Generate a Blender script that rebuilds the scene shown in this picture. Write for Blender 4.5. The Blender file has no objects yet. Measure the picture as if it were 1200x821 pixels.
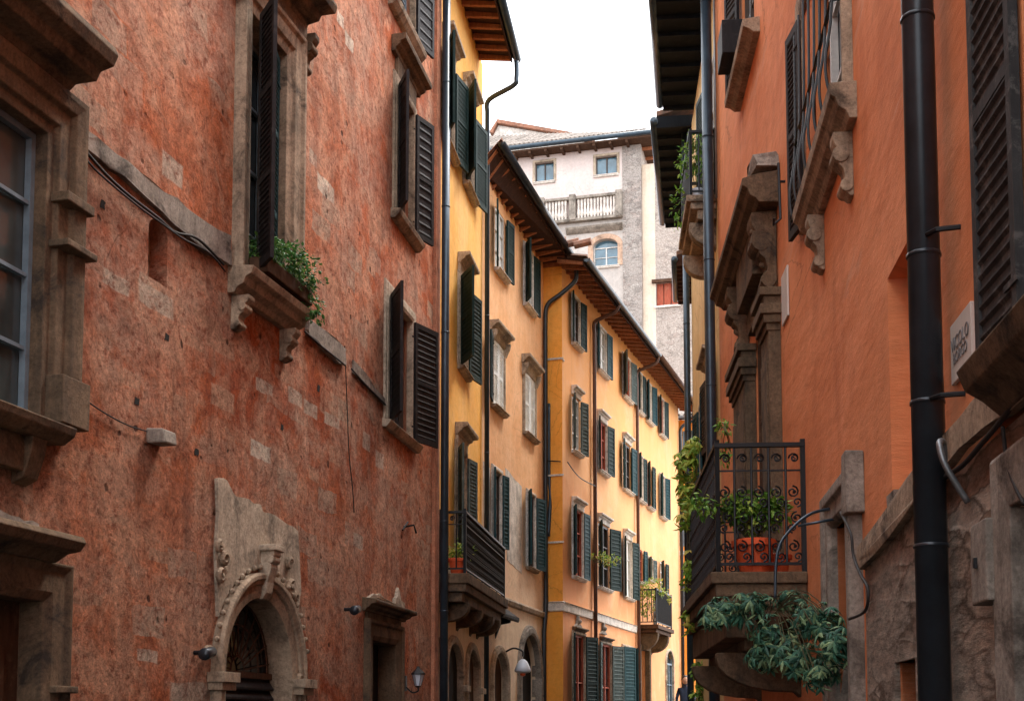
import bpy, math, random
from mathutils import Vector, Matrix, noise as mnoise
random.seed(7)
R = math.radians
scene = bpy.context.scene
COL = scene.collection

# ------------------------------------------------------------------ camera
PT = R(4.5); FL = 1500.0; VH = 850.0; CY = VH - FL*math.tan(PT); EYE = 1.65
cam_d = bpy.data.cameras.new('camera'); cam = bpy.data.objects.new('camera', cam_d); COL.objects.link(cam)
cam.location = (0, 0, EYE); cam.rotation_euler = (R(90)+PT, 0, 0)
cam_d.sensor_width = 36; cam_d.lens = 36*FL/1200; cam_d.shift_y = (CY-410.5)/1200
cam_d.clip_start = 0.05; cam_d.clip_end = 3000
cam_d.dof.use_dof = False
scene.camera = cam

# ------------------------------------------------------------------ light
SUN_EL, SUN_AZ, SUN_STR, SKY_STR, EXPO = R(58), R(50), 0.7, 0.15, 1.93   # azimuth clockwise from +Y
w = bpy.data.worlds.new('World'); scene.world = w; w.use_nodes = True
wn = w.node_tree; bg = wn.nodes['Background']
sky = wn.nodes.new('ShaderNodeTexSky'); sky.sky_type = 'NISHITA'; sky.sun_disc = False
sky.sun_elevation = SUN_EL; sky.sun_rotation = SUN_AZ; sky.dust_density = 6; sky.air_density = 1.0; sky.ozone_density = 1
hs = wn.nodes.new('ShaderNodeHueSaturation'); hs.inputs['Saturation'].default_value = 0.16; hs.inputs['Value'].default_value = 1.0
mx = wn.nodes.new('ShaderNodeMixRGB'); mx.inputs['Fac'].default_value = 0.75; mx.inputs['Color2'].default_value = (6.8, 7.0, 7.3, 1)   # overcast cloud layer
wn.links.new(sky.outputs[0], hs.inputs['Color']); wn.links.new(hs.outputs[0], mx.inputs['Color1'])
wn.links.new(mx.outputs[0], bg.inputs['Color']); bg.inputs['Strength'].default_value = SKY_STR
sd = bpy.data.lights.new('sun', 'SUN'); sd.energy = SUN_STR; sd.angle = R(14); sd.color = (1, .93, .83)
sun = bpy.data.objects.new('sun', sd); COL.objects.link(sun)
sdir = Vector((math.sin(SUN_AZ)*math.cos(SUN_EL), math.cos(SUN_AZ)*math.cos(SUN_EL), math.sin(SUN_EL)))
sun.rotation_euler = (-sdir).to_track_quat('-Z', 'Y').to_euler(); sun.location = (0, 0, 60)
vs = scene.view_settings; vs.view_transform = 'Standard'; vs.look = 'None'; vs.gamma = 1; vs.exposure = EXPO; vs.use_curve_mapping = False

# ------------------------------------------------------------------ plan of the street (walls as vertical planes)
def ray(u, v):
    x = (u-600)/FL; y = (CY-v)/FL
    return (x, math.cos(PT)-y*math.sin(PT), math.sin(PT)+y*math.cos(PT))
def rat(u, v): r = ray(u, v); return r[0]/r[1]
class Fac:
    def __init__(s, P0, P1, side):
        s.P0 = P0; s.P1 = P1; s.L = math.hypot(P1[0]-P0[0], P1[1]-P0[1])
        s.d = ((P1[0]-P0[0])/s.L, (P1[1]-P0[1])/s.L); s.side = side
        s.n = (s.d[1], -s.d[0]) if side > 0 else (-s.d[1], s.d[0])
    def P(s, a, t, z): return Vector((s.P0[0]+s.d[0]*a+s.n[0]*t, s.P0[1]+s.d[1]*a+s.n[1]*t, z))
    def un(s, u, v, t=0):
        r = ray(u, v); ox = s.P0[0]+s.n[0]*t; oy = s.P0[1]+s.n[1]*t
        det = r[0]*(-s.d[1])+s.d[0]*r[1]
        k = (ox*(-s.d[1])+s.d[0]*oy)/det
        return ((k*r[0]-ox)*s.d[0]+(k*r[1]-oy)*s.d[1]), EYE+k*r[2]
def hit(P, vp, u, v):
    m = rat(vp, 850); r = rat(u, v); Y = (P[0]-m*P[1])/(r-m); return (r*Y, Y)
m = rat(990, 850)
a0 = (-5.6-9*m, -9.); a1 = hit((-5.6, 0), 990, 410, 400)
b1 = hit(a1, 880, 512, 400); c1 = hit(b1, 810, 565, 350); d1 = hit(c1, 988, 637, 500)
r_ = rat(659, 500); m3 = rat(1100, 850); t_ = (r_*d1[1]-d1[0])/(1+r_*m3)
e0 = (d1[0]+t_, d1[1]-m3*t_); e1 = hit(e0, 1100, 796, 600)
B1A = Fac(a0, a1, 1); B1B = Fac(a1, b1, 1); B2A = Fac(b1, c1, 1); B2B = Fac(c1, d1, 1); B3S = Fac(d1, e0, 1); B3 = Fac(e0, e1, 1)
OFF = B1A.L - math.hypot(a1[0]-(-5.6-6*m), a1[1]+6)   # wall starts 3 m further back than first surveyed
mr = rat(760, 850); r0 = (1.4-9*mr, -9.); r1 = hit((1.4, 0), 760, 960, 400); r2 = hit(r1, 690, 843, 400)
R1A = Fac(r0, r1, -1); R1B = Fac(r1, r2, -1)
r3 = hit((r2[0]+.02, r2[1]), 702, 812, 500); R2A = Fac((r2[0]+.02, r2[1]+.02), r3, -1)

# ------------------------------------------------------------------ materials
class NT:
    def __init__(s, name, rough=.85, metal=0.0, spec=.3):
        s.m = bpy.data.materials.new(name); s.m.use_nodes = True; s.t = s.m.node_tree; s.n = s.t.nodes; s.l = s.t.links
        s.b = s.n['Principled BSDF']; s.b.inputs['Roughness'].default_value = rough; s.b.inputs['Metallic'].default_value = metal
        s.b.inputs['Specular IOR Level'].default_value = spec
    def co(s, kind='Object', sc=(1, 1, 1)):
        c = s.n.new('ShaderNodeTexCoord'); mp = s.n.new('ShaderNodeMapping'); mp.inputs['Scale'].default_value = sc
        s.l.new(c.outputs[kind], mp.inputs['Vector']); return mp.outputs[0]
    def noise(s, v, scale, detail=6, rough=.6, dist=0):
        n = s.n.new('ShaderNodeTexNoise'); s.l.new(v, n.inputs['Vector']); n.inputs['Scale'].default_value = scale
        n.inputs['Detail'].default_value = detail; n.inputs['Roughness'].default_value = rough; n.inputs['Distortion'].default_value = dist
        return n.outputs[0]
    def vor(s, v, scale, feature='F1', out='Distance'):
        n = s.n.new('ShaderNodeTexVoronoi'); s.l.new(v, n.inputs['Vector']); n.inputs['Scale'].default_value = scale; n.feature = feature
        return n.outputs[out]
    def ramp(s, f, stops):
        n = s.n.new('ShaderNodeValToRGB'); s.l.new(f, n.inputs[0]); e = n.color_ramp.elements
        while len(e) < len(stops): e.new(.5)
        for k, (p, c) in enumerate(stops):
            e[k].position = p; e[k].color = (c, c, c, 1) if isinstance(c, (int, float)) else (*c, 1)
        return n.outputs[0]
    def mix(s, f, a, b, mode='MIX'):
        n = s.n.new('ShaderNodeMixRGB'); n.blend_type = mode
        for i, x in ((0, f), (1, a), (2, b)):
            if isinstance(x, (int, float)): n.inputs[i].default_value = x if i == 0 else (x, x, x, 1)
            elif isinstance(x, tuple): n.inputs[i].default_value = (*x, 1)
            else: s.l.new(x, n.inputs[i])
        return n.outputs[0]
    def math(s, op, a, b=0.0):
        n = s.n.new('ShaderNodeMath'); n.operation = op
        for i, x in ((0, a), (1, b)):
            if isinstance(x, (int, float)): n.inputs[i].default_value = x
            else: s.l.new(x, n.inputs[i])
        return n.outputs[0]
    def color(s, c):
        if isinstance(c, tuple): s.b.inputs['Base Color'].default_value = (*c, 1)
        else: s.l.new(c, s.b.inputs['Base Color'])
    def bump(s, h, strength=.5, dist=.02, prev=None):
        n = s.n.new('ShaderNodeBump'); n.inputs['Strength'].default_value = strength; n.inputs['Distance'].default_value = dist
        s.l.new(h, n.inputs['Height'])
        if prev is not None: s.l.new(prev, n.inputs['Normal'])
        s.l.new(n.outputs[0], s.b.inputs['Normal']); return n.outputs[0]

def simple(name, c, rough=.7, metal=0, spec=.3, var=.25, scale=6, bump=.2, bd=.005, streak=True):
    k = NT(name, rough, metal, spec); v = k.co('Object'); n = k.noise(v, scale, 8, .65)
    dk = tuple(x*(1-var) for x in c); lt = tuple(min(1, x*(1+var)) for x in c)
    col = k.ramp(n, [(.3, dk), (.7, lt)])
    if streak:
        n2 = k.noise(k.co('Object', (7, 7, .6)), 2, 5, .6); col = k.mix(k.ramp(n2, [(.5, 0), (.75, .45)]), col, tuple(x*.55 for x in c))
    k.color(col); k.bump(k.noise(v, scale*6, 8, .7), bump, bd); return k.m

def stone(name, c, dark=.4, sc=3, bs=.7, bd=.02):
    k = NT(name, .9, 0, .2); v = k.co('Object')
    n = k.noise(v, sc, 10, .65, .3); col = k.ramp(n, [(.3, tuple(x*.6 for x in c)), (.5, c), (.72, tuple(min(1, x*1.35) for x in c))])
    n2 = k.noise(v, sc*.7, 8, .7, .8); col = k.mix(k.ramp(n2, [(.52, 0), (.66, dark*1.6)]), col, (.04, .032, .026))
    n3 = k.noise(k.co('Object', (6, 6, .7)), 1.6, 6, .7); col = k.mix(k.ramp(n3, [(.5, 0), (.72, dark)]), col, (.05, .04, .033))
    col = k.mix(.8, col, k.ramp(k.noise(v, sc*9, 12, .82), [(.36, .45), (.5, .95), (.64, 1.35)]), 'MULTIPLY')
    k.color(col); b = k.bump(k.noise(v, sc*3, 10, .75), bs, bd); k.bump(k.noise(v, sc*16, 6, .7), .5, bd*.3, b); return k.m

def old_plaster(name):
    k = NT(name, .93, 0, .15); v = k.co('UV'); 
    wv = k.n.new('ShaderNodeVectorMath'); wv.operation = 'ADD'
    nn = k.n.new('ShaderNodeTexNoise'); k.l.new(v, nn.inputs['Vector']); nn.inputs['Scale'].default_value = 3; nn.inputs['Detail'].default_value = 6
    sc = k.n.new('ShaderNodeVectorMath'); sc.operation = 'SCALE'; sc.inputs['Scale'].default_value = .16; k.l.new(nn.outputs['Color'], sc.inputs[0])
    k.l.new(v, wv.inputs[0]); k.l.new(sc.outputs[0], wv.inputs[1]); vw = wv.outputs[0]
    sep = k.n.new('ShaderNodeSeparateXYZ'); k.l.new(v, sep.inputs[0]); zz = sep.outputs[1]
    base = k.ramp(k.noise(v, .5, 7, .6, .3), [(.34, (.42, .085, .028)), (.5, (.58, .155, .058)), (.66, (.66, .25, .13))])
    ab = k.noise(vw, 1.3, 10, .68, .6)
    col = k.mix(k.ramp(ab, [(.44, 0), (.57, .8)]), base, (.72, .38, .24))
    # older brown-pink coat showing where the red wash has gone
    hi = k.math('MULTIPLY', k.ramp(k.noise(v, .8, 6, .6), [(.46, 0), (.58, 1)]), k.ramp(k.noise(vw, 4.5, 10, .7), [(.4, .25), (.56, .95)]))
    col = k.mix(k.math('MULTIPLY', hi, .65), col, (.62, .40, .29))
    # masonry blocks ghosting through
    br = k.n.new('ShaderNodeTexBrick'); k.l.new(vw, br.inputs['Vector']); br.inputs['Scale'].default_value = 1
    br.inputs['Brick Width'].default_value = .52; br.inputs['Row Height'].default_value = .27; br.inputs['Mortar Size'].default_value = .012
    br.inputs['Mortar Smooth'].default_value = .6; br.inputs['Color1'].default_value = (0, 0, 0, 1); br.inputs['Color2'].default_value = (1, 1, 1, 1); br.inputs['Mortar'].default_value = (0, 0, 0, 1)
    blk = k.math('MULTIPLY', k.ramp(br.outputs[0], [(.78, 0), (.88, 1)]), k.ramp(k.noise(v, .62, 4, .5), [(.47, 0), (.56, 1)]))
    blk = k.math('MULTIPLY', blk, k.ramp(k.noise(vw, 7, 8, .7), [(.36, .1), (.5, .8)]))
    col = k.mix(blk, col, (.58, .42, .30))
    gh = k.math('MULTIPLY', k.ramp(br.outputs[0], [(.2, 0), (.8, 1)]), k.ramp(k.noise(v, .45, 4, .5), [(.4, 0), (.6, .45)]))
    col = k.mix(gh, col, (.55, .30, .21))
    vx = k.n.new('ShaderNodeVectorMath'); vx.operation = 'SCALE'; vx.inputs['Scale'].default_value = .5; k.l.new(sc.outputs[0], vx.inputs[0])
    va = k.n.new('ShaderNodeVectorMath'); va.operation = 'ADD'; k.l.new(v, va.inputs[0]); k.l.new(vx.outputs[0], va.inputs[1]); sw_ = k.n.new('ShaderNodeSeparateXYZ'); k.l.new(va.outputs[0], sw_.inputs[0])
    tone_m = [None, None, None]
    for (cx, cz, hx, hz, tn) in BLOCKS:
        ax = k.math('DIVIDE', k.math('ABSOLUTE', k.math('SUBTRACT', sw_.outputs[0], cx+.04)), hx); az = k.math('DIVIDE', k.math('ABSOLUTE', k.math('SUBTRACT', sw_.outputs[1], cz+.04)), hz)
        mm = k.math('MAXIMUM', ax, az); tone_m[tn] = mm if tone_m[tn] is None else k.math('MINIMUM', tone_m[tn], mm)
    flk = k.ramp(k.noise(v, 6, 12, .8, .3), [(.36, .2), (.46, 1)])
    for tn, cc_ in ((0, (.62, .33, .21)), (1, (.62, .46, .35)), (2, (.76, .63, .50))):
        col = k.mix(k.math('MULTIPLY', k.ramp(tone_m[tn], [(.86, .95), (1.06, 0)]), flk), col, cc_)
    fl = k.ramp(k.noise(vw, 11, 12, .8), [(.38, .85), (.49, 0)]); col = k.mix(fl, col, (.25, .06, .03))
    st = k.ramp(k.noise(k.co('UV', (2.2, .3, 1)), 1.4, 7, .65, .3), [(.5, 0), (.72, .5)]); col = k.mix(st, col, (.20, .07, .045))
    vd = k.vor(vw, 5.5); pm = k.ramp(k.noise(v, 2.1, 4, .6), [(.52, 0), (.60, 1)])
    pit = k.math('MULTIPLY', k.ramp(vd, [(.13, 1), (.20, 0)]), pm); col = k.mix(k.math('MULTIPLY', pit, .85), col, (.05, .022, .016))
    g1 = k.noise(k.co('UV', (1, 1, 1)), 16, 4, .55, 2.5); g2 = k.ramp(k.noise(v, 1.2, 6, .6), [(.50, 0), (.64, 1)])
    gash = k.math('MULTIPLY', k.ramp(g1, [(.27, 1), (.33, 0)]), g2); col = k.mix(k.math('MULTIPLY', gash, .85), col, (.07, .025, .016))
    vc = k.vor(vw, .9, 'DISTANCE_TO_EDGE'); ck = k.math('MULTIPLY', k.ramp(vc, [(.002, 1), (.006, 0)]), k.ramp(k.noise(v, .8, 6, .6), [(.58, 0), (.64, .6)])); col = k.mix(ck, col, (.08, .03, .02))
    dz = k.ramp(k.math('MULTIPLY', zz, .1), [(.25, 1.0), (.8, .55)])
    col = k.mix(dz, col, k.ramp(k.noise(vw, 26, 14, .85), [(.38, .40), (.5, .98), (.64, 1.5)]), 'MULTIPLY')
    col = k.mix(.8, col, k.ramp(k.noise(vw, 5, 10, .75, .6), [(.36, .60), (.52, 1.0), (.66, 1.2)]), 'MULTIPLY')
    k.color(col)
    lowz = k.ramp(k.math('MULTIPLY', zz, .1), [(.30, 1.0), (.75, .4)])
    h = k.math('MULTIPLY', k.noise(vw, 10, 14, .82, .4), lowz)
    b = k.bump(h, 1.0, .10); b = k.bump(k.noise(vw, 2.2, 8, .65), .6, .10, b); b = k.bump(k.math('SUBTRACT', 0, k.math('ADD', pit, gash)), .8, .04, b)
    k.bump(k.noise(v, 45, 6, .7), .5, .008, b)
    return k.m

def wash_plaster(name, c, c2, c3, streakc, patch=None, bs=.35, streak=.35, mott=.5, xs=1.0, low=None):
    k = NT(name, .9, 0, .18); v = k.co('UV', (xs, 1, 1))
    col = k.ramp(k.noise(v, .45, 7, .62, .4), [(.34, c), (.5, c2), (.66, c3)])
    col = k.mix(k.ramp(k.noise(v, 1.8, 10, .7, .5), [(.45, 0), (.65, mott)]), col, tuple(min(1, x*1.12+.03) for x in c3))
    st = k.ramp(k.noise(k.co('UV', (3.5*xs, .22+.2*(1-xs), 1)), 1.5, 8, .65, .2), [(.48, 0), (.7, streak)]); col = k.mix(st, col, streakc)
    st2 = k.ramp(k.noise(k.co('UV', (9*xs, .35, 1)), 1.1, 6, .6, .1), [(.55, 0), (.72, streak*.6)]); col = k.mix(st2, col, tuple(min(1, x*1.3+.05) for x in c3))
    if low:
        sz_ = k.n.new('ShaderNodeSeparateXYZ'); k.l.new(v, sz_.inputs[0]); lm = k.math('SUBTRACT', 7.4, k.math('ADD', sz_.outputs[1], k.math('MULTIPLY', k.noise(v, .8, 8, .7, .4), 2.4)))
        col = k.mix(k.ramp(lm, [(0.0, 0), (.7, .8)]), col, low)
    if patch:
        pm = k.ramp(k.noise(v, 1.1, 9, .7, .6), [(.60, 0), (.68, .6)]); col = k.mix(pm, col, patch)
    vc = k.vor(k.n['Mapping'].outputs[0], .8, 'DISTANCE_TO_EDGE'); vn = k.math('ADD', vc, k.math('MULTIPLY', k.math('SUBTRACT', k.noise(v, 5, 6, .7), .5), .12))
    ck = k.math('MULTIPLY', k.ramp(k.math('ABSOLUTE', k.math('SUBTRACT', vn, .05)), [(.001, 1), (.005, 0)]), k.ramp(k.noise(v, .6, 4, .5), [(.52, 0), (.6, .55)])); col = k.mix(ck, col, tuple(x*.3 for x in c))
    col = k.mix(.55, col, k.ramp(k.noise(v, 9, 14, .82), [(.36, .72), (.5, 1.0), (.64, 1.12)]), 'MULTIPLY')
    k.color(col)
    b = k.bump(k.noise(v, 1.6, 8, .6), .5, .05); k.bump(k.noise(v, 22, 10, .72), bs, .012, b); return k.m

def graded_plaster(name):     # yellow ochre upper storeys worn to peach lower down, as painted
    k = NT(name, .9, 0, .18); v = k.co('UV'); sep = k.n.new('ShaderNodeSeparateXYZ'); k.l.new(v, sep.inputs[0])
    n = k.noise(v, .55, 8, .65, .5)
    z = k.math('ADD', k.math('MULTIPLY', sep.outputs[1], .1), k.math('MULTIPLY', n, .5))
    col = k.ramp(z, [(.62, (.76, .33, .15)), (.9, (.78, .38, .175)), (1.0, (.80, .43, .205))])
    z2 = k.ramp(z, [(1.15/1.5, 0), (1.0, 0)])
    col = k.mix(k.ramp(k.math('SUBTRACT', z, .55), [(.45, 0), (.85, .8)]), col, (.82, .38, .12))
    pm = k.ramp(k.noise(v, .9, 10, .7, .7), [(.5, 0), (.62, .6)]); col = k.mix(pm, col, (.80, .46, .26))
    pm2 = k.ramp(k.noise(v, 1.9, 10, .75, .7), [(.60, 0), (.68, .7)]); col = k.mix(pm2, col, (.72, .33, .16))
    st = k.ramp(k.noise(k.co('UV', (4, .22, 1)), 1.5, 8, .65, .2), [(.5, 0), (.72, .4)]); col = k.mix(st, col, (.60, .30, .13))
    k.color(col); b = k.bump(k.noise(v, 1.6, 8, .6), .5, .04); k.bump(k.noise(v, 20, 10, .7), .3, .012, b); return k.m

def rubble(name, c1, c2, sc=2.2, red=.3, edge=.35, warp=.35, bs=1.0, xs=1.0):
    k = NT(name, .95, 0, .12); v = k.co('UV', (xs, 1, 1))
    wv = k.n.new('ShaderNodeVectorMath'); wv.operation = 'ADD'
    nn = k.n.new('ShaderNodeTexNoise'); k.l.new(v, nn.inputs['Vector']); nn.inputs['Scale'].default_value = sc*1.6; nn.inputs['Detail'].default_value = 8; nn.inputs['Roughness'].default_value = .65
    s2 = k.n.new('ShaderNodeVectorMath'); s2.operation = 'SCALE'; s2.inputs['Scale'].default_value = warp/sc*1.6; k.l.new(nn.outputs['Color'], s2.inputs[0])
    k.l.new(v, wv.inputs[0]); k.l.new(s2.outputs[0], wv.inputs[1]); mp = k.n.new('ShaderNodeMapping'); mp.inputs['Scale'].default_value = (1, 1.7, 1); k.l.new(wv.outputs[0], mp.inputs[0])
    e = k.vor(mp.outputs[0], sc, 'DISTANCE_TO_EDGE'); cc = k.vor(mp.outputs[0], sc, 'F1', 'Color')
    sp = k.n.new('ShaderNodeSeparateColor'); k.l.new(cc, sp.inputs[0])
    cm = tuple((a+b)/2 for a, b in zip(c1, c2))
    col = k.ramp(sp.outputs[0], [(.1, c1), (.9, c2)]); col = k.mix(k.ramp(sp.outputs[1], [(.72, 0), (.8, red)]), col, (.36, .12, .06))
    render = k.ramp(k.noise(v, .9, 10, .72, .5), [(.44, 0), (.56, .92)]); col = k.mix(render, col, cm)       # patchy remains of render
    col = k.mix(k.ramp(k.noise(v, 3.0, 12, .75), [(.35, .7), (.5, 0)]), col, tuple(x*.55 for x in c1))
    col = k.mix(k.ramp(k.noise(v, 4.0, 12, .75, 1.0), [(.55, 0), (.68, .6)]), col, tuple(min(1, x*1.25) for x in c2))
    inv = k.math('SUBTRACT', 1.0, render)
    col = k.mix(k.math('MULTIPLY', k.ramp(e, [(.0, edge), (.08, 0)]), inv), col, tuple(x*.35 for x in c1))
    col = k.mix(1.0, col, k.ramp(k.noise(v, 14, 14, .85), [(.36, .40), (.5, .95), (.64, 1.4)]), 'MULTIPLY')
    k.color(col); b = k.bump(k.math('MULTIPLY', k.ramp(e, [(0, 0), (.2, 1)]), inv), .7*bs, .05); b = k.bump(k.noise(v, 5, 14, .8, .5), bs, .09, b); k.bump(k.noise(v, 40, 5, .7), .5, .01, b); return k.m

def louvre_wood(name, c, rough=.55, worn=None):
    k = NT(name, min(.8, rough+.15), 0, .15); v = k.co('Object', (1, 1, 1)); n = k.noise(k.co('Object', (5, 5, 1)), 4, 8, .7)
    col = k.ramp(n, [(.3, tuple(x*.65 for x in c)), (.7, tuple(x*1.4 for x in c))])
    if worn: col = k.mix(k.ramp(k.noise(v, 7, 10, .75, .5), [(.52, 0), (.62, .6)]), col, worn)
    k.color(col); k.bump(k.noise(v, 30, 6, .7), .3, .006); return k.m

def leafmat(name, a, b, c, sss=.0):
    k = NT(name, .5, 0, .4); g = k.n.new('ShaderNodeNewGeometry')
    col = k.ramp(g.outputs['Random Per Island'], [(0, a), (.55, b), (1, c)]); k.color(col)
    k.b.inputs['Transmission Weight'].default_value = 0
    tr = k.n.new('ShaderNodeBsdfTranslucent'); k.l.new(col, tr.inputs[0]); mxs = k.n.new('ShaderNodeMixShader'); mxs.inputs[0].default_value = .25
    out = k.n['Material Output']; k.l.new(k.b.outputs[0], mxs.inputs[1]); k.l.new(tr.outputs[0], mxs.inputs[2]); k.l.new(mxs.outputs[0], out.inputs[0]); return k.m

def glassmat(name, c, rough=.06):
    k = NT(name, rough, 0, .8); v = k.co('Object'); k.color(k.ramp(k.noise(v, 1.2, 4, .6), [(.35, tuple(x*.5 for x in c)), (.65, c)]))
    k.bump(k.noise(v, 1.5, 3, .5), .12, .02); return k.m

def tilemat(name, c):
    k = NT(name, .9, 0, .2); v = k.co('Object'); n = k.noise(v, 5, 8, .7)
    col = k.ramp(n, [(.3, tuple(x*.5 for x in c)), (.5, c), (.7, tuple(min(1, x*1.5) for x in c))])
    col = k.mix(k.ramp(k.noise(v, 1.3, 8, .7), [(.45, 0), (.6, .7)]), col, (.11, .095, .08)); k.color(col); k.bump(k.noise(v, 20, 8, .7), .6, .02); return k.m

BLOCKS = []      # weathered blocks showing through the red plaster: (s, z, half width, half height, tone) in wall metres
def blk(F, off, u0, v0, u1, v1, tone):
    a, zb = F.un(u0, (v0)); b, _ = F.un(u1, v0); _, za = F.un(u0, v1); BLOCKS.append((off+(a+b)/2, (za+zb)/2, (b-a)/2*1.05, (zb-za)/2*1.05, tone))
for q in ((190, 174, 215, 204, 1), (163, 325, 204, 352, 1), (294, 513, 318, 533, 2), (338, 452, 354, 471, 1), (356, 466, 372, 483, 1), (241, 380, 276, 404, 0), (247, 446, 275, 473, 0), (203, 458, 215, 479, 0),
          (200, 797, 248, 821, 1), (362, 543, 374, 560, 0), (395, 10, 403, 24, 2), (404, 34, 415, 50, 2), (362, 172, 372, 188, 1), (120, 310, 152, 330, 1), (213, 385, 240, 400, 0), (300, 440, 320, 455, 1), (322, 425, 345, 440, 0), (380, 480, 398, 494, 1),
          (228, 360, 262, 376, 0), (130, 600, 150, 612, 0), (175, 640, 200, 655, 0), (85, 690, 120, 706, 0), (160, 760, 185, 774, 1), (372, 200, 392, 220, 2), (330, 380, 350, 396, 0), (385, 520, 400, 540, 0), (140, 430, 165, 448, 0)): blk(B1A, 0, *q)
for q in ((425, 503, 434, 523, 1), (440, 526, 450, 545, 1), (414, 622, 425, 640, 1), (430, 300, 440, 315, 0), (470, 560, 480, 575, 0), (455, 590, 470, 606, 0)): blk(B1B, B1A.L, *q)
M = {}
M['red'] = old_plaster('weathered_red_plaster')
M['terra'] = wash_plaster('terracotta_plaster', (.60, .185, .07), (.66, .225, .09), (.70, .27, .12), (.40, .12, .05), (.64, .33, .20), .45, .45, .55, .3)
M['yellow'] = wash_plaster('yellow_ochre_plaster', (.82, .38, .06), (.84, .44, .10), (.85, .49, .17), (.72, .32, .07), None, .3, .4, .3)
M['peach'] = wash_plaster('peach_plaster', (.78, .38, .16), (.82, .45, .22), (.84, .51, .29), (.70, .32, .14), None, .35, .4, .45, low=(.82, .60, .42))
M['cream'] = wash_plaster('cream_ground_floor_plaster', (.74, .54, .36), (.80, .61, .43), (.84, .67, .50), (.58, .40, .26), (.80, .66, .48), .4, .5, .4)
M['amber'] = graded_plaster('amber_plaster')
M['orange'] = wash_plaster('orange_plaster_and_end_shade', (.78, .30, .045), (.82, .34, .055), (.84, .38, .08), (.70, .26, .05), None, .25, .3, .2)  # far house colour; also holds the painted shade of the amber end wall
M['straw'] = wash_plaster('straw_yellow_plaster', (.66, .45, .20), (.72, .50, .24), (.76, .55, .29), (.50, .32, .15), None, .35, .5, .35)
M['pinkwhite'] = wash_plaster('pale_pink_plaster', (.52, .43, .40), (.57, .48, .45), (.62, .54, .50), (.60, .47, .41), None, .3, .3, .3)
M['creamwall'] = wash_plaster('cream_plaster', (.56, .46, .36), (.62, .52, .41), (.68, .58, .47), (.5, .38, .27), None, .3, .35, .3)
M['greyrender'] = wash_plaster('grey_render', (.36, .32, .29), (.42, .38, .35), (.50, .45, .41), (.30, .26, .23), (.56, .5, .45), .8, .4, .6)
M['palestone'] = rubble('pale_rough_stone', (.38, .32, .28), (.50, .43, .38), 3.2, .08, .4, .35, .6)
M['greystone'] = rubble('grey_rough_stone', (.30, .26, .235), (.42, .375, .34), 3.6, .1, .5, .35, .6)
M['rubble'] = rubble('old_rubble_masonry', (.62, .46, .35), (.85, .72, .60), 4.6, .5, .9, .5, 1.8, .32)
M['stone'] = stone('brown_limestone', (.36, .27, .19), .5)
M['stone_d'] = stone('sooty_brown_stone', (.15, .10, .062), .6)
M['stone_g'] = stone('grey_limestone', (.29, .25, .21), .5)
M['stone_l'] = stone('pale_limestone', (.45, .36, .27), .4)
M['white_trim'] = stone('chalky_white_trim', (.66, .60, .54), .2, 4, .3, .008)
M['whitepatch'] = wash_plaster('bare_lime_plaster', (.66, .60, .52), (.72, .67, .58), (.76, .71, .63), (.6, .5, .4), None, .3, .3, .3)
M['pblock'] = stone('pink_grey_block', (.50, .33, .235), .25, 5, .6, .01); M['pblock2'] = stone('faded_salmon_block', (.50, .22, .13), .2, 5, .6, .01)
M['green'] = louvre_wood('dark_green_shutter_paint', (.008, .022, .020), .5, (.035, .055, .05))
M['teal'] = louvre_wood('teal_shutter_paint', (.010, .042, .050), .5, (.035, .08, .085))
M['greyblue'] = louvre_wood('faded_grey_shutter_paint', (.06, .08, .075), .6, (.17, .19, .18))
M['whitesh'] = louvre_wood('white_shutter_paint', (.78, .80, .79), .55, (.50, .52, .50))
M['brownsh'] = louvre_wood('black_brown_shutter_paint', (.016, .013, .014), .45, (.05, .042, .04))
M['greysh'] = louvre_wood('weathered_grey_shutter_wood', (.04, .038, .038), .6, (.16, .145, .135))
M['wood'] = louvre_wood('dark_old_wood', (.07, .035, .02), .6, (.14, .08, .05))
M['redwood'] = louvre_wood('red_brown_wood', (.30, .07, .04), .6, (.36, .15, .09))
M['rafter'] = louvre_wood('rusty_brown_rafter_wood', (.30, .11, .05), .7, (.42, .19, .10))
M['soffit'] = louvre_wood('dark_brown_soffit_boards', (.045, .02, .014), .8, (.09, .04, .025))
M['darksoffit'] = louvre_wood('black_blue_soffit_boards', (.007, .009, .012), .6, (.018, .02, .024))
M['frame_w'] = simple('off_white_frame_paint', (.55, .53, .50), .5, streak=False)
M['frame_b'] = simple('blue_grey_frame_paint', (.16, .21, .25), .5, streak=False)
M['frame_d'] = simple('dark_brown_frame_paint', (.06, .04, .03), .5, streak=False)
M['metal'] = simple('black_painted_metal', (.022, .027, .034), .32, .3, .5, .35, 5, .12, .003)
M['metal_b'] = simple('blue_black_metal', (.035, .055, .075), .35, .4, .5, .35, 4, .12, .003)
M['zinc'] = simple('dull_zinc', (.20, .21, .22), .45, .7, .5, .3, 5)
M['copperpipe'] = simple('brown_painted_pipe', (.10, .05, .035), .5, .2, .4, .3, 4)
M['iron'] = simple('wrought_iron', (.009, .009, .011), .45, .4, .5, .4, 10, .3, .003)
M['terrapot'] = simple('terracotta_pot', (.72, .11, .035), .65, 0, .3, .2, 6)
M['soil'] = simple('potting_soil', (.03, .02, .014), .95)
M['glass'] = glassmat('dark_window_glass', (.03, .036, .04))
M['glass_b'] = glassmat('sky_reflection_glass', (.10, .20, .27), .08)  # blue of the reflected sky is put into the pane colour
M['glass_g'] = glassmat('old_greenish_glass', (.07, .085, .085), .12)
M['curtain'] = simple('white_curtain', (.70, .70, .68), .9, streak=False, scale=3)
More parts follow.
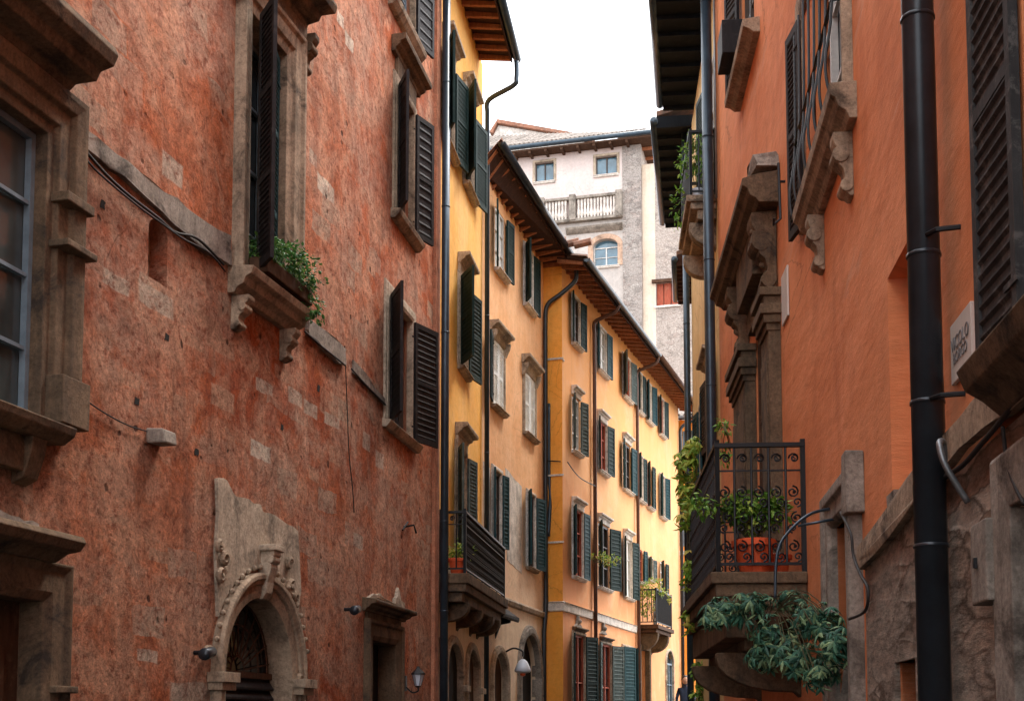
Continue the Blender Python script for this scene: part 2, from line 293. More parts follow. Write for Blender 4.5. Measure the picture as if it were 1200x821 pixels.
M['ochre_in'] = simple('ochre_lit_reveal', (.62, .36, .05), .9, streak=False)
M['dark'] = simple('dark_interior', (.012, .010, .009), .95, streak=False)  # near-black colour, stands in for shade inside arches and holes
M['tile'] = tilemat('old_roof_tiles', (.30, .14, .09))
M['tile_g'] = tilemat('grey_roof_tiles', (.24, .20, .175))
M['leaf_p'] = leafmat('fresh_green_leaves', (.06, .17, .02), (.16, .34, .04), (.36, .48, .08))
M['leaf_d'] = leafmat('deep_green_leaves', (.02, .08, .02), (.06, .17, .04), (.16, .28, .06))
M['leaf_b'] = leafmat('bluish_green_leaves', (.012, .06, .04), (.06, .19, .12), (.30, .42, .20))
M['leaf_y'] = leafmat('yellow_green_leaves', (.14, .27, .03), (.30, .42, .05), (.58, .44, .08))
M['stem'] = simple('brown_green_stems', (.07, .06, .025), .8)
M['lampglass'] = simple('frosted_lamp_glass', (.62, .66, .74), .3, 0, .5, .08, 3, .02, .001, False)
M['marble'] = simple('pale_marble_plate', (.62, .57, .52), .5, 0, .4, .12, 5, .1, .002)
M['ink'] = simple('faded_grey_ink', (.18, .17, .17), .7, streak=False)
M['cable'] = simple('black_cable_rubber', (.02, .018, .018), .6, streak=False)
M['cobble'] = rubble('street_cobbles', (.07, .065, .06), (.13, .12, .11), 7, 0)
M['earth'] = simple('paved_ground', (.12, .11, .10), .9, scale=.5)
M['skin'] = simple('skin', (.50, .28, .19), .6, streak=False, var=.05)
M['hair'] = simple('dark_brown_hair', (.03, .017, .012), .6, streak=False)
M['navy'] = simple('navy_cloth', (.02, .03, .06), .9, streak=False)
M['carpaint'] = simple('silver_blue_car_paint', (.30, .38, .44), .25, .5, .5, .05, 2, 0, .001, False)
M['rubber'] = simple('tyre_rubber', (.02, .02, .02), .8, streak=False)

# ------------------------------------------------------------------ mesh builder
class MB:
    def __init__(s): s.v = []; s.f = []; s.uv = None
    def add(s, vs, fs): o = len(s.v); s.v += [Vector(x) for x in vs]; s.f += [tuple(i+o for i in f) for f in fs]
    def hexa(s, p): s.add(p, [(0, 3, 2, 1), (4, 5, 6, 7), (0, 1, 5, 4), (1, 2, 6, 5), (2, 3, 7, 6), (3, 0, 4, 7)])
    def box(s, F, a, b, t0, t1, z0, z1):
        s.hexa([F.P(a, t0, z0), F.P(b, t0, z0), F.P(b, t1, z0), F.P(a, t1, z0), F.P(a, t0, z1), F.P(b, t0, z1), F.P(b, t1, z1), F.P(a, t1, z1)]); return s
    def wbox(s, x0, x1, y0, y1, z0, z1):
        s.hexa([(x0, y0, z0), (x1, y0, z0), (x1, y1, z0), (x0, y1, z0), (x0, y0, z1), (x1, y0, z1), (x1, y1, z1), (x0, y1, z1)]); return s
    def obox(s, o, ex, ey, ez, x0, x1, y0, y1, z0, z1):
        c = lambda x, y, z: o+ex*x+ey*y+ez*z
        s.hexa([c(x0, y0, z0), c(x1, y0, z0), c(x1, y1, z0), c(x0, y1, z0), c(x0, y0, z1), c(x1, y0, z1), c(x1, y1, z1), c(x0, y1, z1)]); return s
    def prism(s, F, prof, a, b, ret=0):      # prof: (t,z) polygon run along the wall; ret: returns shrink with depth
        n = len(prof); tm = max(p[0] for p in prof)
        A = [F.P(a+ret*(tm-t), t, z) for t, z in prof]; B = [F.P(b-ret*(tm-t), t, z) for t, z in prof]
        s.add(A+B, [tuple(range(n))]+[tuple(range(2*n-1, n-1, -1))]+[(i, (i+1) % n, (i+1) % n+n, i+n) for i in range(n)]); return s
    def poly(s, F, pts, t0, t1):              # (s,z) outline thickened
        n = len(pts); s.add([F.P(a, t0, z) for a, z in pts]+[F.P(a, t1, z) for a, z in pts],
              [tuple(range(n-1, -1, -1)), tuple(range(n, 2*n))]+[(i, (i+1) % n, (i+1) % n+n, i+n) for i in range(n)]); return s
    def sweep(s, F, path, prof):             # prof (offset,t) swept along an open (s,z) path, offset to its left
        n = len(path); k = len(prof); o = len(s.v)
        for i, (a, z) in enumerate(path):
            def nrm(p, q): dx, dz = q[0]-p[0], q[1]-p[1]; l = math.hypot(dx, dz) or 1; return (-dz/l, dx/l)
            n1 = nrm(path[i-1], path[i]) if i > 0 else nrm(path[0], path[1]); n2 = nrm(path[i], path[i+1]) if i < n-1 else n1
            mx_, mz_ = n1[0]+n2[0], n1[1]+n2[1]; l = math.hypot(mx_, mz_); mx_, mz_ = mx_/l, mz_/l; cs = max(.4, mx_*n1[0]+mz_*n1[1])
            for (of, t) in prof: s.v.append(F.P(a+mx_*of/cs, t, z+mz_*of/cs))
        for i in range(n-1):
            for j in range(k): s.f.append((o+i*k+j, o+i*k+(j+1) % k, o+(i+1)*k+(j+1) % k, o+(i+1)*k+j))
        s.f.append(tuple(o+j for j in range(k))); s.f.append(tuple(o+(n-1)*k+j for j in range(k-1, -1, -1))); return s
    def tube(s, pts, r, n=8, cap=True):
        pts = [Vector(p) for p in pts]; o = len(s.v); up = None
        for i, p in enumerate(pts):
            t = (pts[min(i+1, len(pts)-1)]-pts[max(i-1, 0)]).normalized()
            if up is None: up = t.orthogonal().normalized()
            up = (up-t*up.dot(t)); up = up.normalized() if up.length > 1e-6 else t.orthogonal().normalized()
            w_ = t.cross(up); rr = r[i] if isinstance(r, (list, tuple)) else r
            for j in range(n): an = 2*math.pi*j/n; s.v.append(p+up*(math.cos(an)*rr)+w_*(math.sin(an)*rr))
        for i in range(len(pts)-1):
            for j in range(n): s.f.append((o+i*n+j, o+i*n+(j+1) % n, o+(i+1)*n+(j+1) % n, o+(i+1)*n+j))
        if cap: s.f.append(tuple(o+j for j in range(n-1, -1, -1))); s.f.append(tuple(o+(len(pts)-1)*n+j for j in range(n)))
        return s
    def lathe(s, c, prof, n=16, sx=1, sy=1):
        o = len(s.v)
        for r, z in prof:
            for j in range(n): an = 2*math.pi*j/n; s.v.append(Vector((c[0]+math.cos(an)*r*sx, c[1]+math.sin(an)*r*sy, c[2]+z)))
        for i in range(len(prof)-1):
            for j in range(n): s.f.append((o+i*n+j, o+i*n+(j+1) % n, o+(i+1)*n+(j+1) % n, o+(i+1)*n+j))
        s.f.append(tuple(o+j for j in range(n-1, -1, -1))); s.f.append(tuple(o+(len(prof)-1)*n+j for j in range(n))); return s
    def ball(s, c, r, n=10, sz=1):
        pr = [(max(.001, r*math.sin(math.pi*i/8)), -r*sz*math.cos(math.pi*i/8)) for i in range(9)]; return s.lathe(c, pr, n)
    def build(s, name, mat, parent=None, smooth=False, bevel=0, jit=0):
        me = bpy.data.meshes.new(name); org = Vector(parent_world(parent)) if parent else Vector((0, 0, 0))
        vs = s.v
        if jit: vs = [p+mnoise.noise_vector(p*3.1)*jit+mnoise.noise_vector(p*11)*jit*.5 for p in vs]
        me.from_pydata([tuple(p-org) for p in vs], [], s.f)
        if s.uv:
            ul = me.uv_layers.new(name='UVMap'); 
            for l in me.loops: ul.data[l.index].uv = s.uv[l.vertex_index]
        me.materials.append(mat if not isinstance(mat, str) else M[mat]); me.validate(); 
        import bmesh
        bm = bmesh.new(); bm.from_mesh(me); bmesh.ops.recalc_face_normals(bm, faces=bm.faces) if not s.uv else None; bm.to_mesh(me); bm.free()
        if smooth:
            for p in me.polygons: p.use_smooth = True
        o = bpy.data.objects.new(name, me); COL.objects.link(o)
        if parent: o.parent = parent
        if bevel:
            b = o.modifiers.new('edge', 'BEVEL'); b.width = bevel; b.segments = 2; b.limit_method = 'ANGLE'
        return o
def parent_world(p):
    v = Vector((0, 0, 0))
    while p is not None: v += p.location; p = p.parent
    return v
def thing(name, loc, label, cat, group=None):
    o = bpy.data.objects.new(name, None); COL.objects.link(o); o.location = loc; o.empty_display_size = .3
    o['label'] = label; o['category'] = cat
    if group: o['group'] = group
    return o
def single(mb, name, mat, loc, label, cat, group=None, **kw):
    dummy = bpy.data.objects.new('tmp', None); dummy.location = loc
    o = mb.build(name, mat, dummy, **kw); o.parent = None; o.location = loc; bpy.data.objects.remove(dummy)
    o['label'] = label; o['category'] = cat
    if group: o['group'] = group
    return o

# ------------------------------------------------------------------ walls
def arc_pts(a, b, zs, rise, n=14, pointed=False):
    c = (a+b)/2; h = (b-a)/2; out = []
    for i in range(n+1):
        if pointed:
            an = math.pi*i/n; x = -math.cos(an); y = math.sin(an)**.8*1.0; out.append((c+h*x, zs+rise*y))
        else: an = math.pi*(1-i/n); out.append((c+h*math.cos(an), zs+rise*math.sin(an)))
    return out
def wall(B, F, s0, s1, z0, z1, ops, mat, name='wall', t=0.0, uvo=(0, 0)):
    """ops: dict a,b,z0,z1,depth,(rise) -> a wall sheet with holes and reveals"""
    mb = MB(); mb.uv = []
    def vadd(a, tt, z, uv=None): mb.v.append(F.P(a, tt, z)); mb.uv.append(uv or (a+uvo[0]-(tt-t)*.97, z+uvo[1])); return len(mb.v)-1
    S = sorted({s0, s1, *[o['a'] for o in ops if s0 < o['a'] < s1], *[o['b'] for o in ops if s0 < o['b'] < s1]})
    Z = sorted({z0, z1, *[o['z0'] for o in ops if z0 < o['z0'] < z1], *[o['z1'] for o in ops if z0 < o['z1'] < z1]})
    flip = F.side < 0
    def face(*i): mb.f.append(tuple(reversed(i)) if flip else tuple(i))
    for i in range(len(S)-1):
        for j in range(len(Z)-1):
            cs, cz = (S[i]+S[i+1])/2, (Z[j]+Z[j+1])/2
            if any(o['a'] < cs < o['b'] and o['z0'] < cz < o['z1'] for o in ops): continue
            q = [vadd(S[i], t, Z[j]), vadd(S[i+1], t, Z[j]), vadd(S[i+1], t, Z[j+1]), vadd(S[i], t, Z[j+1])]; face(*q)
    for o in ops:
        a, b, za, zb, dp = o['a'], o['b'], o['z0'], o['z1'], o.get('depth', .25)
        rise = o.get('rise', 0)
        if rise:
            zs = zb-rise; ap = arc_pts(a, b, zs, rise, 24, o.get('pointed'))
            for i in range(24):
                p, q = ap[i], ap[i+1]
                face(vadd(p[0], t, p[1]), vadd(q[0], t, q[1]), vadd(q[0], t, zb), vadd(p[0], t, zb))
            path = [(a, za)]+ap+[(b, za)]
        else: path = [(a, za), (a, zb), (b, zb), (b, za)]
        if o.get('closed_bottom', True) : path = path+[(a, za)]
        for i in range(len(path)-1):
            p, q = path[i], path[i+1]
            face(vadd(p[0], t, p[1]), vadd(p[0], t-dp-.03, p[1], (p[0]-dp, p[1])), vadd(q[0], t-dp-.03, q[1], (q[0]-dp, q[1])), vadd(q[0], t, q[1]))
    return mb.build(name, mat, B)

def body(B, F, z1, depth, mat, s0=0, s1=None, name='rear_wall', t=-.75, z0=-.5):
    """closed core set well behind the facade sheet, plus thin cheeks joining it to the sheet"""
    s1 = F.L if s1 is None else s1
    mb = MB(); mb.box(F, s0, s1, -depth, t, z0, z1); mb.box(F, s0, s0+.03, t+.002, -.012, z0, z1-.01); mb.box(F, s1-.03, s1, t+.002, -.012, z0, z1-.01); mb.box(F, s0+.035, s1-.035, t+.002, -.012, z1-.06, z1-.02)
    mb.uv = [(v.x*.7+v.y*.7, v.z) for v in mb.v]
    mb.uv = None
    return mb.build(name, mat, B)

# ------------------------------------------------------------------ shutters and windows
def shutter(parent, F, hs, ht, z0, z1, width, theta, near, mat, pitch=.055, louv=True, name='shutter', rails=1):
    """hinged at (hs, ht); near=True: hinge on the near jamb; theta: degrees opened"""
    th = R(theta); sg = 1 if near else -1
    ds, dt = sg*math.cos(th), math.sin(th)
    ex = Vector((F.d[0]*ds+F.n[0]*dt, F.d[1]*ds+F.n[1]*dt, 0)); ez = Vector((0, 0, 1)); ey = ez.cross(ex)
    o = F.P(hs, ht, z0); H = z1-z0; T = .018; fw = .055 if width > .3 else .04
    mb = MB(); B_ = lambda *a: mb.obox(o, ex, ey, ez, *a)
    B_(0, fw, -T, T, 0, H); B_(width-fw, width, -T, T, 0, H)
    zr = [(0, fw*1.3), (H-fw*1.3, H)]+([(H*k/(rails+1)-fw*.5, H*k/(rails+1)+fw*.5) for k in range(1, rails+1)])
    for a, b in zr: B_(fw, width-fw, -T, T, a, b)
    zr.sort(); 
    for i in range(len(zr)-1):
        a, b = zr[i][1], zr[i+1][0]
        B_(fw, width-fw, -T*.25, T*.25, a, b)
        if louv:
            n = max(2, int((b-a)/pitch)); st = (b-a)/n
            for k in range(n):
                zc = a+st*(k+.5); h = st*.36
                c = lambda x, y, z: o+ex*x+ey*y+ez*z
                p = [c(fw, -T*.9, zc-h), c(width-fw, -T*.9, zc-h), c(width-fw, T*.9, zc+h-.006), c(fw, T*.9, zc+h-.006)]
                mb.hexa(p+[q+ez*.009 for q in p])
        else: B_(fw, width-fw, -T*.45, T*.45, a, b)
    for zz in (H*.12, H*.88): B_(-.03, .12, T, T+.008, zz-.012, zz+.012)
    return mb.build(name, mat, parent)

SURR = [(-.004, -.05), (-.004, .035), (.03, .05), (.09, .05), (.10, .035), (.13, .03), (.14, 0)]
def scaled(prof, so, st): return [(o*so, t*st) for o, t in prof]
def cornice_prof(z, h, d): return [(0, z), (d*.25, z), (d*.3, z+h*.2), (d*.55, z+h*.35), (d*.62, z+h*.55), (d*.95, z+h*.62), (d, z+h*.85), (d*.97, z+h), (0, z+h*1.12)]
def window(B, F, a, b, z0, z1, depth=.06, frame='frame_d', glass='glass', mull=1, bars=2, surround=None, sw=1.0, sill=None, sillw=.08, sillt=.13, sillh=.07,
           cornice=None, corz=.12, corh=.16, cord=.22, corw=.12, shut=None, shl=None, shr=None, pitch=.055, louv=True, ht=.055, shw=None, rise=0, curtain=False, rails=1, name='window', t=0, zsh=0, bracket=False, pointed=False):
    mb = MB(); f = .05; T0, T1 = t-depth, t-depth+.05
    mb.box(F, a, a+f, T0, T1, z0, z1); mb.box(F, b-f, b, T0, T1, z0, z1); mb.box(F, a+f, b-f, T0, T1, z1-rise-f, z1-rise); mb.box(F, a+f, b-f, T0, T1, z0, z0+f)
    for k in range(1, mull+1):
        c = a+(b-a)*k/(mull+1); mb.box(F, c-.03, c+.03, T0, T1+.006, z0+f, z1-rise-f)
    for k in range(1, bars+1):
        c = z0+(z1-rise-z0)*k/(bars+1); mb.box(F, a+f, b-f, T0+.01, T1-.008, c-.014, c+.014)
    wdw = mb.build(name, frame, B)
    pb = MB()
    if rise: pb.poly(F, [(a, z0)]+arc_pts(a, b, z1-rise, rise, 24, pointed)+[(b, z0)], T0-.02, T0-.004)
    else: pb.box(F, a-.004, b+.004, T0-.02, T0-.004, z0-.004, z1+.004)
    pb.build('pane', glass, wdw)
    if curtain:
        cb = MB(); n = 9; w_ = (b-a)/2
        for k in range(n):
            x = a+f+(b-a-2*f)*k/n; cb.box(F, x, x+(b-a-2*f)/n*.8, T0+.002-.004+.004, T0+.008+.01*(k % 2), z0+f, z1-f)
        cb.build('curtain', 'curtain', wdw)
    if surround:
        if rise: path = [(a, z0)]+arc_pts(a, b, z1-rise, rise, 24, pointed)+[(b, z0)]
        else: path = [(a, z0), (a, z1), (b, z1), (b, z0)]
        MB().sweep(F, path, scaled(SURR, sw, 1.0)).build('surround', surround, wdw, bevel=.004, jit=.002)
    if sill:
        sb = MB(); sb.prism(F, [(-depth+.05, z0), (-depth+.05, z0-sillh), (sillt*.5, z0-sillh), (sillt*.75, z0-sillh*.8), (sillt*.8, z0-sillh*.4), (sillt, z0-sillh*.35), (sillt, z0-.01), (.0, z0+.004)], a+.002, b-.002)
        sb.prism(F, [(0.003, z0+.003), (0.003, z0-sillh*1.02), (sillt*.5, z0-sillh), (sillt*.75, z0-sillh*.8), (sillt*.8, z0-sillh*.4), (sillt+.004, z0-sillh*.35), (sillt+.004, z0-.008)], a-sillw, b+sillw)
        sb.build('sill', sill, wdw, bevel=.006, jit=.003)
    if cornice:
        cb = MB(); zc = z1+corz; cb.prism(F, cornice_prof(zc, corh, cord), a-corw, b+corw, ret=.25)
        cb.prism(F, [(.002, z1+.02), (.045, z1+.02), (.05, zc), (.002, zc)], a-.06, b+.06)
        if bracket:
            for c in (a-.09, b+.09): cb.prism(F, [(.0, zc-.25), (.05, zc-.25), (.12, zc-.1), (.14, zc), (0, zc)], c-.04, c+.04)
        cb.build('cornice', cornice, wdw, bevel=.006, jit=.004)
    W = shw or (b-a)/2-.004
    if shl is not None: shutter(wdw, F, a-.01, ht, z0+.01+zsh, z1-.01, W, shl, True, shut, pitch, louv, rails=rails)
    if shr is not None: shutter(wdw, F, b+.01, ht, z0+.01+zsh, z1-.01, W, shr, False, shut, pitch, louv, rails=rails)
    return wdw
def op(a, b, z0, z1, depth=.06, **k): return dict(a=a, b=b, z0=z0, z1=z1, depth=depth, **k)

# ------------------------------------------------------------------ eaves, roofs, pipes
def eave(B, F, zw, s0, s1, ov, rise=.12, rise1=None, raf='rafter', sof='soffit', gut='metal', tile='tile', gap=.42, ov1=None, back=6.0, slope=.36, gut_r=.075, zdrop=0.0):
    """underside at zw on the wall line, falling towards the gutter at t=ov (ov1 at the far end)"""
    ov1 = ov if ov1 is None else ov1; rise1 = rise if rise1 is None else rise1
    ZO = lambda s_: zw-(rise+(rise1-rise)*(s_-s0)/(s1-s0))
    zo = ZO(s0); rf = MB(); n = max(3, int((s1-s0)/.34)); H = .0
    O = lambda s_: ov+(ov1-ov)*(s_-s0)/(s1-s0)
    def slab(mb, h0, h1, tb, ext=0.0):
        q = lambda s_, t, z: F.P(s_, t, z)
        zb = zw-(tb)*slope if tb < 0 else zw
        p = [q(s0, tb, zb+h0), q(s1, tb, zb+h0), q(s1, O(s1)+ext, ZO(s1)+h0), q(s0, O(s0)+ext, ZO(s0)+h0)]
        p2 = [q(s0, tb, zb+h1), q(s1, tb, zb+h1), q(s1, O(s1)+ext, ZO(s1)+h1), q(s0, O(s0)+ext, ZO(s0)+h1)]
        mb.hexa(p+p2)
    roof = MB()
    # corrugated tile surface
    nn = int((s1-s0)/.21)*6; o = len(roof.v); zb = zw+back*slope
    for i in range(nn+1):
        s_ = s0-.05+(s1-s0+.1)*i/nn; ph = i % 6; zo = ZO(s_); hh = .05*math.sin(2*math.pi*ph/6)+random.uniform(-.006, .006)
        roof.v += [F.P(s_, O(s_)+.06, zo+.17+hh), F.P(s_, O(s_)+.06, zo+.13+hh), F.P(s_, 0, zw+.17+hh), F.P(s_, -back, zb+.17+hh)]
    for i in range(nn):
        a_, b_ = o+i*4, o+(i+1)*4
        roof.f += [(a_+1, b_+1, b_, a_), (a_, b_, b_+2, a_+2), (a_+2, b_+2, b_+3, a_+3)]
    r = roof.build('roof', tile, B)
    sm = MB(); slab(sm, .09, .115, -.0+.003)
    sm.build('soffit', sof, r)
    for i in range(n+1):
        s_ = s0+.06+(s1-s0-.12)*i/n; mb = MB(); w_ = .035; zo = ZO(s_)
        p = [F.P(s_-w_, .004, zw-.0), F.P(s_+w_, .004, zw-.0), F.P(s_+w_, O(s_)-.05, zo+.02), F.P(s_-w_, O(s_)-.05, zo+.02)]
        p2 = [F.P(s_-w_, .004, zw+.088), F.P(s_+w_, .004, zw+.088), F.P(s_+w_, O(s_)-.05, zo+.088), F.P(s_-w_, O(s_)-.05, zo+.088)]
        mb.hexa(p+p2); mb.build('rafter', raf, r)
    g = MB()
    k = 10; o = len(g.v)
    for s_ in (s0-.06, s1+.06):
        gz = ZO(s_)+.1
        for rr in (gut_r, gut_r-.012):
            for j in range(k+1): an = math.pi+math.pi*j/k; g.v.append(F.P(s_, O(s_)+.06+rr*math.cos(an), gz+rr*math.sin(an)))
    q = k+1
    for j in range(k):
        g.f += [(o+j, o+j+1, o+2*q+j+1, o+2*q+j), (o+q+j, o+q+j+1, o+3*q+j+1, o+3*q+j), (o+j, o+j+1, o+q+j+1, o+q+j), (o+2*q+j, o+2*q+j+1, o+3*q+j+1, o+3*q+j)]
    g.f += [tuple(o+j for j in range(q)), tuple(o+2*q+j for j in range(q))]
    fm = MB(); slab(fm, .02, .10, .0)
    fb = MB(); p = [F.P(s0, O(s0)-.045, ZO(s0)+.005), F.P(s1, O(s1)-.045, ZO(s1)+.005), F.P(s1, O(s1)-.02, ZO(s1)+.005), F.P(s0, O(s0)-.02, ZO(s0)+.005)]; fb.hexa(p+[x+Vector((0, 0, .12)) for x in p])
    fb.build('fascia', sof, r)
    g.build('gutter', gut, B, smooth=True)
    return r
def downpipe(B, pts, r, mat, collars=(), name='drain_pipe'):
    mb = MB(); mb.tube(pts, r, 12)
    for c in collars: mb.tube([Vector(c)-Vector((0, 0, .009)), Vector(c)+Vector((0, 0, .009))], r*1.08, 12)
    return mb.build(name, mat, B, smooth=True)
def smooth_path(ctrl, n=8):
    ctrl = [Vector(c) for c in ctrl]; out = []
    for i in range(len(ctrl)-1):
        p0 = ctrl[max(i-1, 0)]; p1 = ctrl[i]; p2 = ctrl[i+1]; p3 = ctrl[min(i+2, len(ctrl)-1)]
        for k in range(n):
            t = k/n; out.append(.5*((2*p1)+(p2-p0)*t+(2*p0-5*p1+4*p2-p3)*t*t+(3*p1-p0-3*p2+p3)*t**3))
    out.append(ctrl[-1]); return out

# ------------------------------------------------------------------ plants
def leaf(mb, p, d, up, L, W, bend=.25):
    d = d.normalized(); side = d.cross(up); side = side.normalized() if side.length > 1e-4 else d.orthogonal().normalized(); nn = side.cross(d).normalized()
    a = p; b = p+d*L*.42+nn*L*.05; c = p+d*L-nn*L*bend
    l1 = p+d*L*.38+side*W*.5-nn*W*.12; r1 = p+d*L*.38-side*W*.5-nn*W*.12
    l2 = p+d*L*.72+side*W*.34-nn*(L*bend*.5); r2_ = p+d*L*.72-side*W*.34-nn*(L*bend*.5); b2 = p+d*L*.74-nn*L*bend*.35
    mb.add([a, l1, b, r1, l2, b2, r2_, c], [(0, 2, 1), (0, 3, 2), (1, 2, 5, 4), (2, 3, 6, 5), (4, 5, 7), (5, 6, 7)])
def rnd_dir(zmin=-1, zmax=1):
    z = random.uniform(zmin, zmax); a = random.uniform(0, 2*math.pi); r = math.sqrt(max(0, 1-z*z)); return Vector((r*math.cos(a), r*math.sin(a), z))
def bush(name, root, blobs, n, L, W, mat, label, cat, group=None, droop=.3, palm=0, pot=None, stems=14):
    """plant: stems from root to points in ellipsoid blobs, leaves along and at the ends"""
    t = thing(name, root, label, cat, group); fm = MB(); sm = MB(); root = Vector(root)
    tips = []
    for (c, rad) in blobs:
        c = Vector(c)
        for i in range(max(3, stems//len(blobs))):
            q = rnd_dir(-.6, 1); tip = c+Vector((q.x*rad[0], q.y*rad[1], q.z*rad[2]))*random.uniform(.5, .95); tips.append((tip, c))
            mid = root.lerp(tip, .5)+Vector((0, 0, .10*(tip-root).length)); sm.tube(smooth_path([root, mid, tip], 4), .004, 4)
    wts = [r[0]*r[1]*r[2] for _, r in blobs]; tot = sum(wts)
    for (c, rad), wt in zip(blobs, wts):
        c = Vector(c); clumps = [Vector((q.x*rad[0], q.y*rad[1], q.z*rad[2]))*random.uniform(.35, 1) for q in (rnd_dir() for _ in range(max(5, int(n*wt/tot/ (7 if not palm else 1)))))]
        for cl in clumps:
            p = c+cl; out = (cl.normalized()+Vector((0, 0, .25))).normalized()
            if palm:
                ax = (out+Vector((0, 0, .35))+rnd_dir()*.35).normalized(); u1 = ax.orthogonal().normalized(); u2 = ax.cross(u1)
                k = random.randint(4, palm); sz = random.uniform(.5, 1.15)
                for j in range(k):
                    an = 2*math.pi*j/k+random.uniform(-.15, .15); d = u1*math.cos(an)+u2*math.sin(an)-Vector((0, 0, droop*random.uniform(.5, 1.5)))
                    leaf(fm, p, d, ax, L*sz*random.uniform(.7, 1.15), W*sz*random.uniform(.7, 1.15), random.uniform(.08, .4))
                sm.tube([c+cl*.1, p], .003, 4)
            else:
                for j in range(7):
                    d = (out+rnd_dir()*1.0-Vector((0, 0, droop))).normalized()
                    leaf(fm, p+rnd_dir()*L*.8, d, Vector((0, 0, 1))+rnd_dir()*.6, L*random.uniform(.6, 1.2), W*random.uniform(.7, 1.2))
    fm.build('foliage', mat, t); sm.build('stems', 'stem', t)
    return t
def pot(c, r, h, label, mat='terrapot', group=None, name='flower_pot'):
    t = thing(name, c, label, 'flower pot', group)
    MB().lathe(c, [(r*.62, 0), (r*.66, .01), (r*.92, h*.8), (r*1.06, h*.8), (r*1.08, h*.97), (r*1.0, h), (r*.9, h), (r*.88, h*.88)], 20).build('pot_body', mat, t, smooth=False)
    MB().lathe(c, [(r*.87, h*.86), (r*.8, h*.9), (.01, h*.93)], 14).build('soil', 'soil', t); return t

# ------------------------------------------------------------------ iron railings
def scroll(mb, c, ex, ez, r, turns=1.4, th=.008, hand=1, ph=0, n=14):
    pts = []
    for i in range(n+1):
        f = i/n; an = ph+hand*turns*2*math.pi*f; rr = r*(1-.82*f); pts.append(c+ex*(math.cos(an)*rr)+ez*(math.sin(an)*rr))
    mb.tube(pts, th, 5)
def railing_run(mb, P, Q, h, step, ornate=1, bar=.011, post=.02, toprail=.028):
    """P, Q floor corner points"""
    P = Vector(P); Q = Vector(Q); L = (Q-P).length; ex = (Q-P)/L; ez = Vector((0, 0, 1)); ey = ez.cross(ex)
    mb.obox(P, ex, ey, ez, -.02, L+.02, -toprail, toprail, h-.035, h); mb.obox(P, ex, ey, ez, 0, L, -.012, .012, .06, .085)
    if ornate: mb.obox(P, ex, ey, ez, 0, L, -.008, .008, h*.78, h*.78+.014)
    for e in (0, L): mb.obox(P, ex, ey, ez, e-post, e+post, -post, post, 0, h+.03)
    n = max(1, round(L/step))
    for i in range(1, n): x = L*i/n; mb.tube([P+ex*x+ez*.07, P+ex*x+ez*(h-.03)], bar, 6)
    if ornate:
        for i in range(n):
            x = L*(i+.5)/n; rr = min(L/n*.36, h*.12)
            c = P+ex*x
            scroll(mb, c+ez*(h*.88), ex, ez, rr*.9, 1.3, .008, 1, 0); scroll(mb, c+ez*(h*.88), ex, ez, rr*.6, 1.2, .006, -1, math.pi)
            if ornate > 1:
                for hh, hd in ((.62, 1), (.42, -1), (.2, 1)):
                    scroll(mb, c+ez*(h*hh)+ex*(rr*.3*hd), ex, ez, rr, 1.5, .008, hd, R(90)); scroll(mb, c+ez*(h*(hh-.08))-ex*(rr*.4*hd), ex, ez, rr*.8, 1.4, .008, -hd, R(-90))
                    mb.ball(c+ez*(h*hh), .016, 6)
def balcony(B, F, s0, s1, zf, depth, rh, slab, layers, cons, rail='iron', step=.13, step_end=.2, ornate=2, ornate_end=2, consmat=None, consh=.4, name='balcony'):
    bal = MB()
    for (z0_, z1_, dd, ext) in layers: bal.box(F, s0-ext, s1+ext, .003, dd, z0_, z1_)
    b = bal.build(name, slab, B, bevel=.012, jit=.004)
    for c in cons:
        cb = MB(); zt = min(l[0] for l in layers)-.002
        pr = [(0, zt)]+[(depth*.92*math.cos(R(a))**.8 if a < 90 else 0.02, zt-.05-consh*math.sin(R(a))) for a in (0, 15, 30, 45, 60, 75, 88)]+[(0, zt-consh-.1)]
        pr[1:1] = [(depth*.92, zt)]
        cb.prism(F, pr, c-.09, c+.09); scrollc = F.P(c, depth*.62, zt-.12)
        cb.build('console', consmat or slab, b, bevel=.01, jit=.006)
    r = MB(); t_ = depth-.05
    railing_run(r, F.P(s0+.03, .02, zf), F.P(s0+.03, t_, zf), rh, step_end, ornate_end)
    railing_run(r, F.P(s1-.03, .02, zf), F.P(s1-.03, t_, zf), rh, step_end, ornate_end)
    railing_run(r, F.P(s0+.03, t_, zf), F.P(s1-.03, t_, zf), rh, step, ornate)
    r.build('railing', rail, b)
    return b

def scroll_bracket(mb, F, c, z, w_, h, d):
    pr = [(0, z), (d, z), (d, z-h*.12), (d*.9, z-h*.2), (d*.75, z-h*.28), (d*.8, z-h*.4), (d*.7, z-h*.52), (d*.5, z-h*.58), (d*.42, z-h*.7), (d*.5, z-h*.82), (d*.4, z-h*.95), (d*.2, z-h), (0, z-h)]
    mb.prism(F, pr, c-w_/2, c+w_/2)
    for tt, zz, rr in ((d*.62, z-h*.36, h*.13), (d*.36, z-h*.85, h*.1)):
        mb.tube([F.P(c-w_/2-.015, tt, zz), F.P(c+w_/2+.015, tt, zz)], rr, 12)
def ragged(pts, n=3, amp=.02, seed=0):
    rs = random.Random(seed); out = []
    for i in range(len(pts)):
        p, q = pts[i], pts[(i+1) % len(pts)]
        for k in range(n): f = k/n; out.append((p[0]+(q[0]-p[0])*f+rs.uniform(-amp, amp)*(k > 0), p[1]+(q[1]-p[1])*f+rs.uniform(-amp, amp)*(k > 0)))
    return out
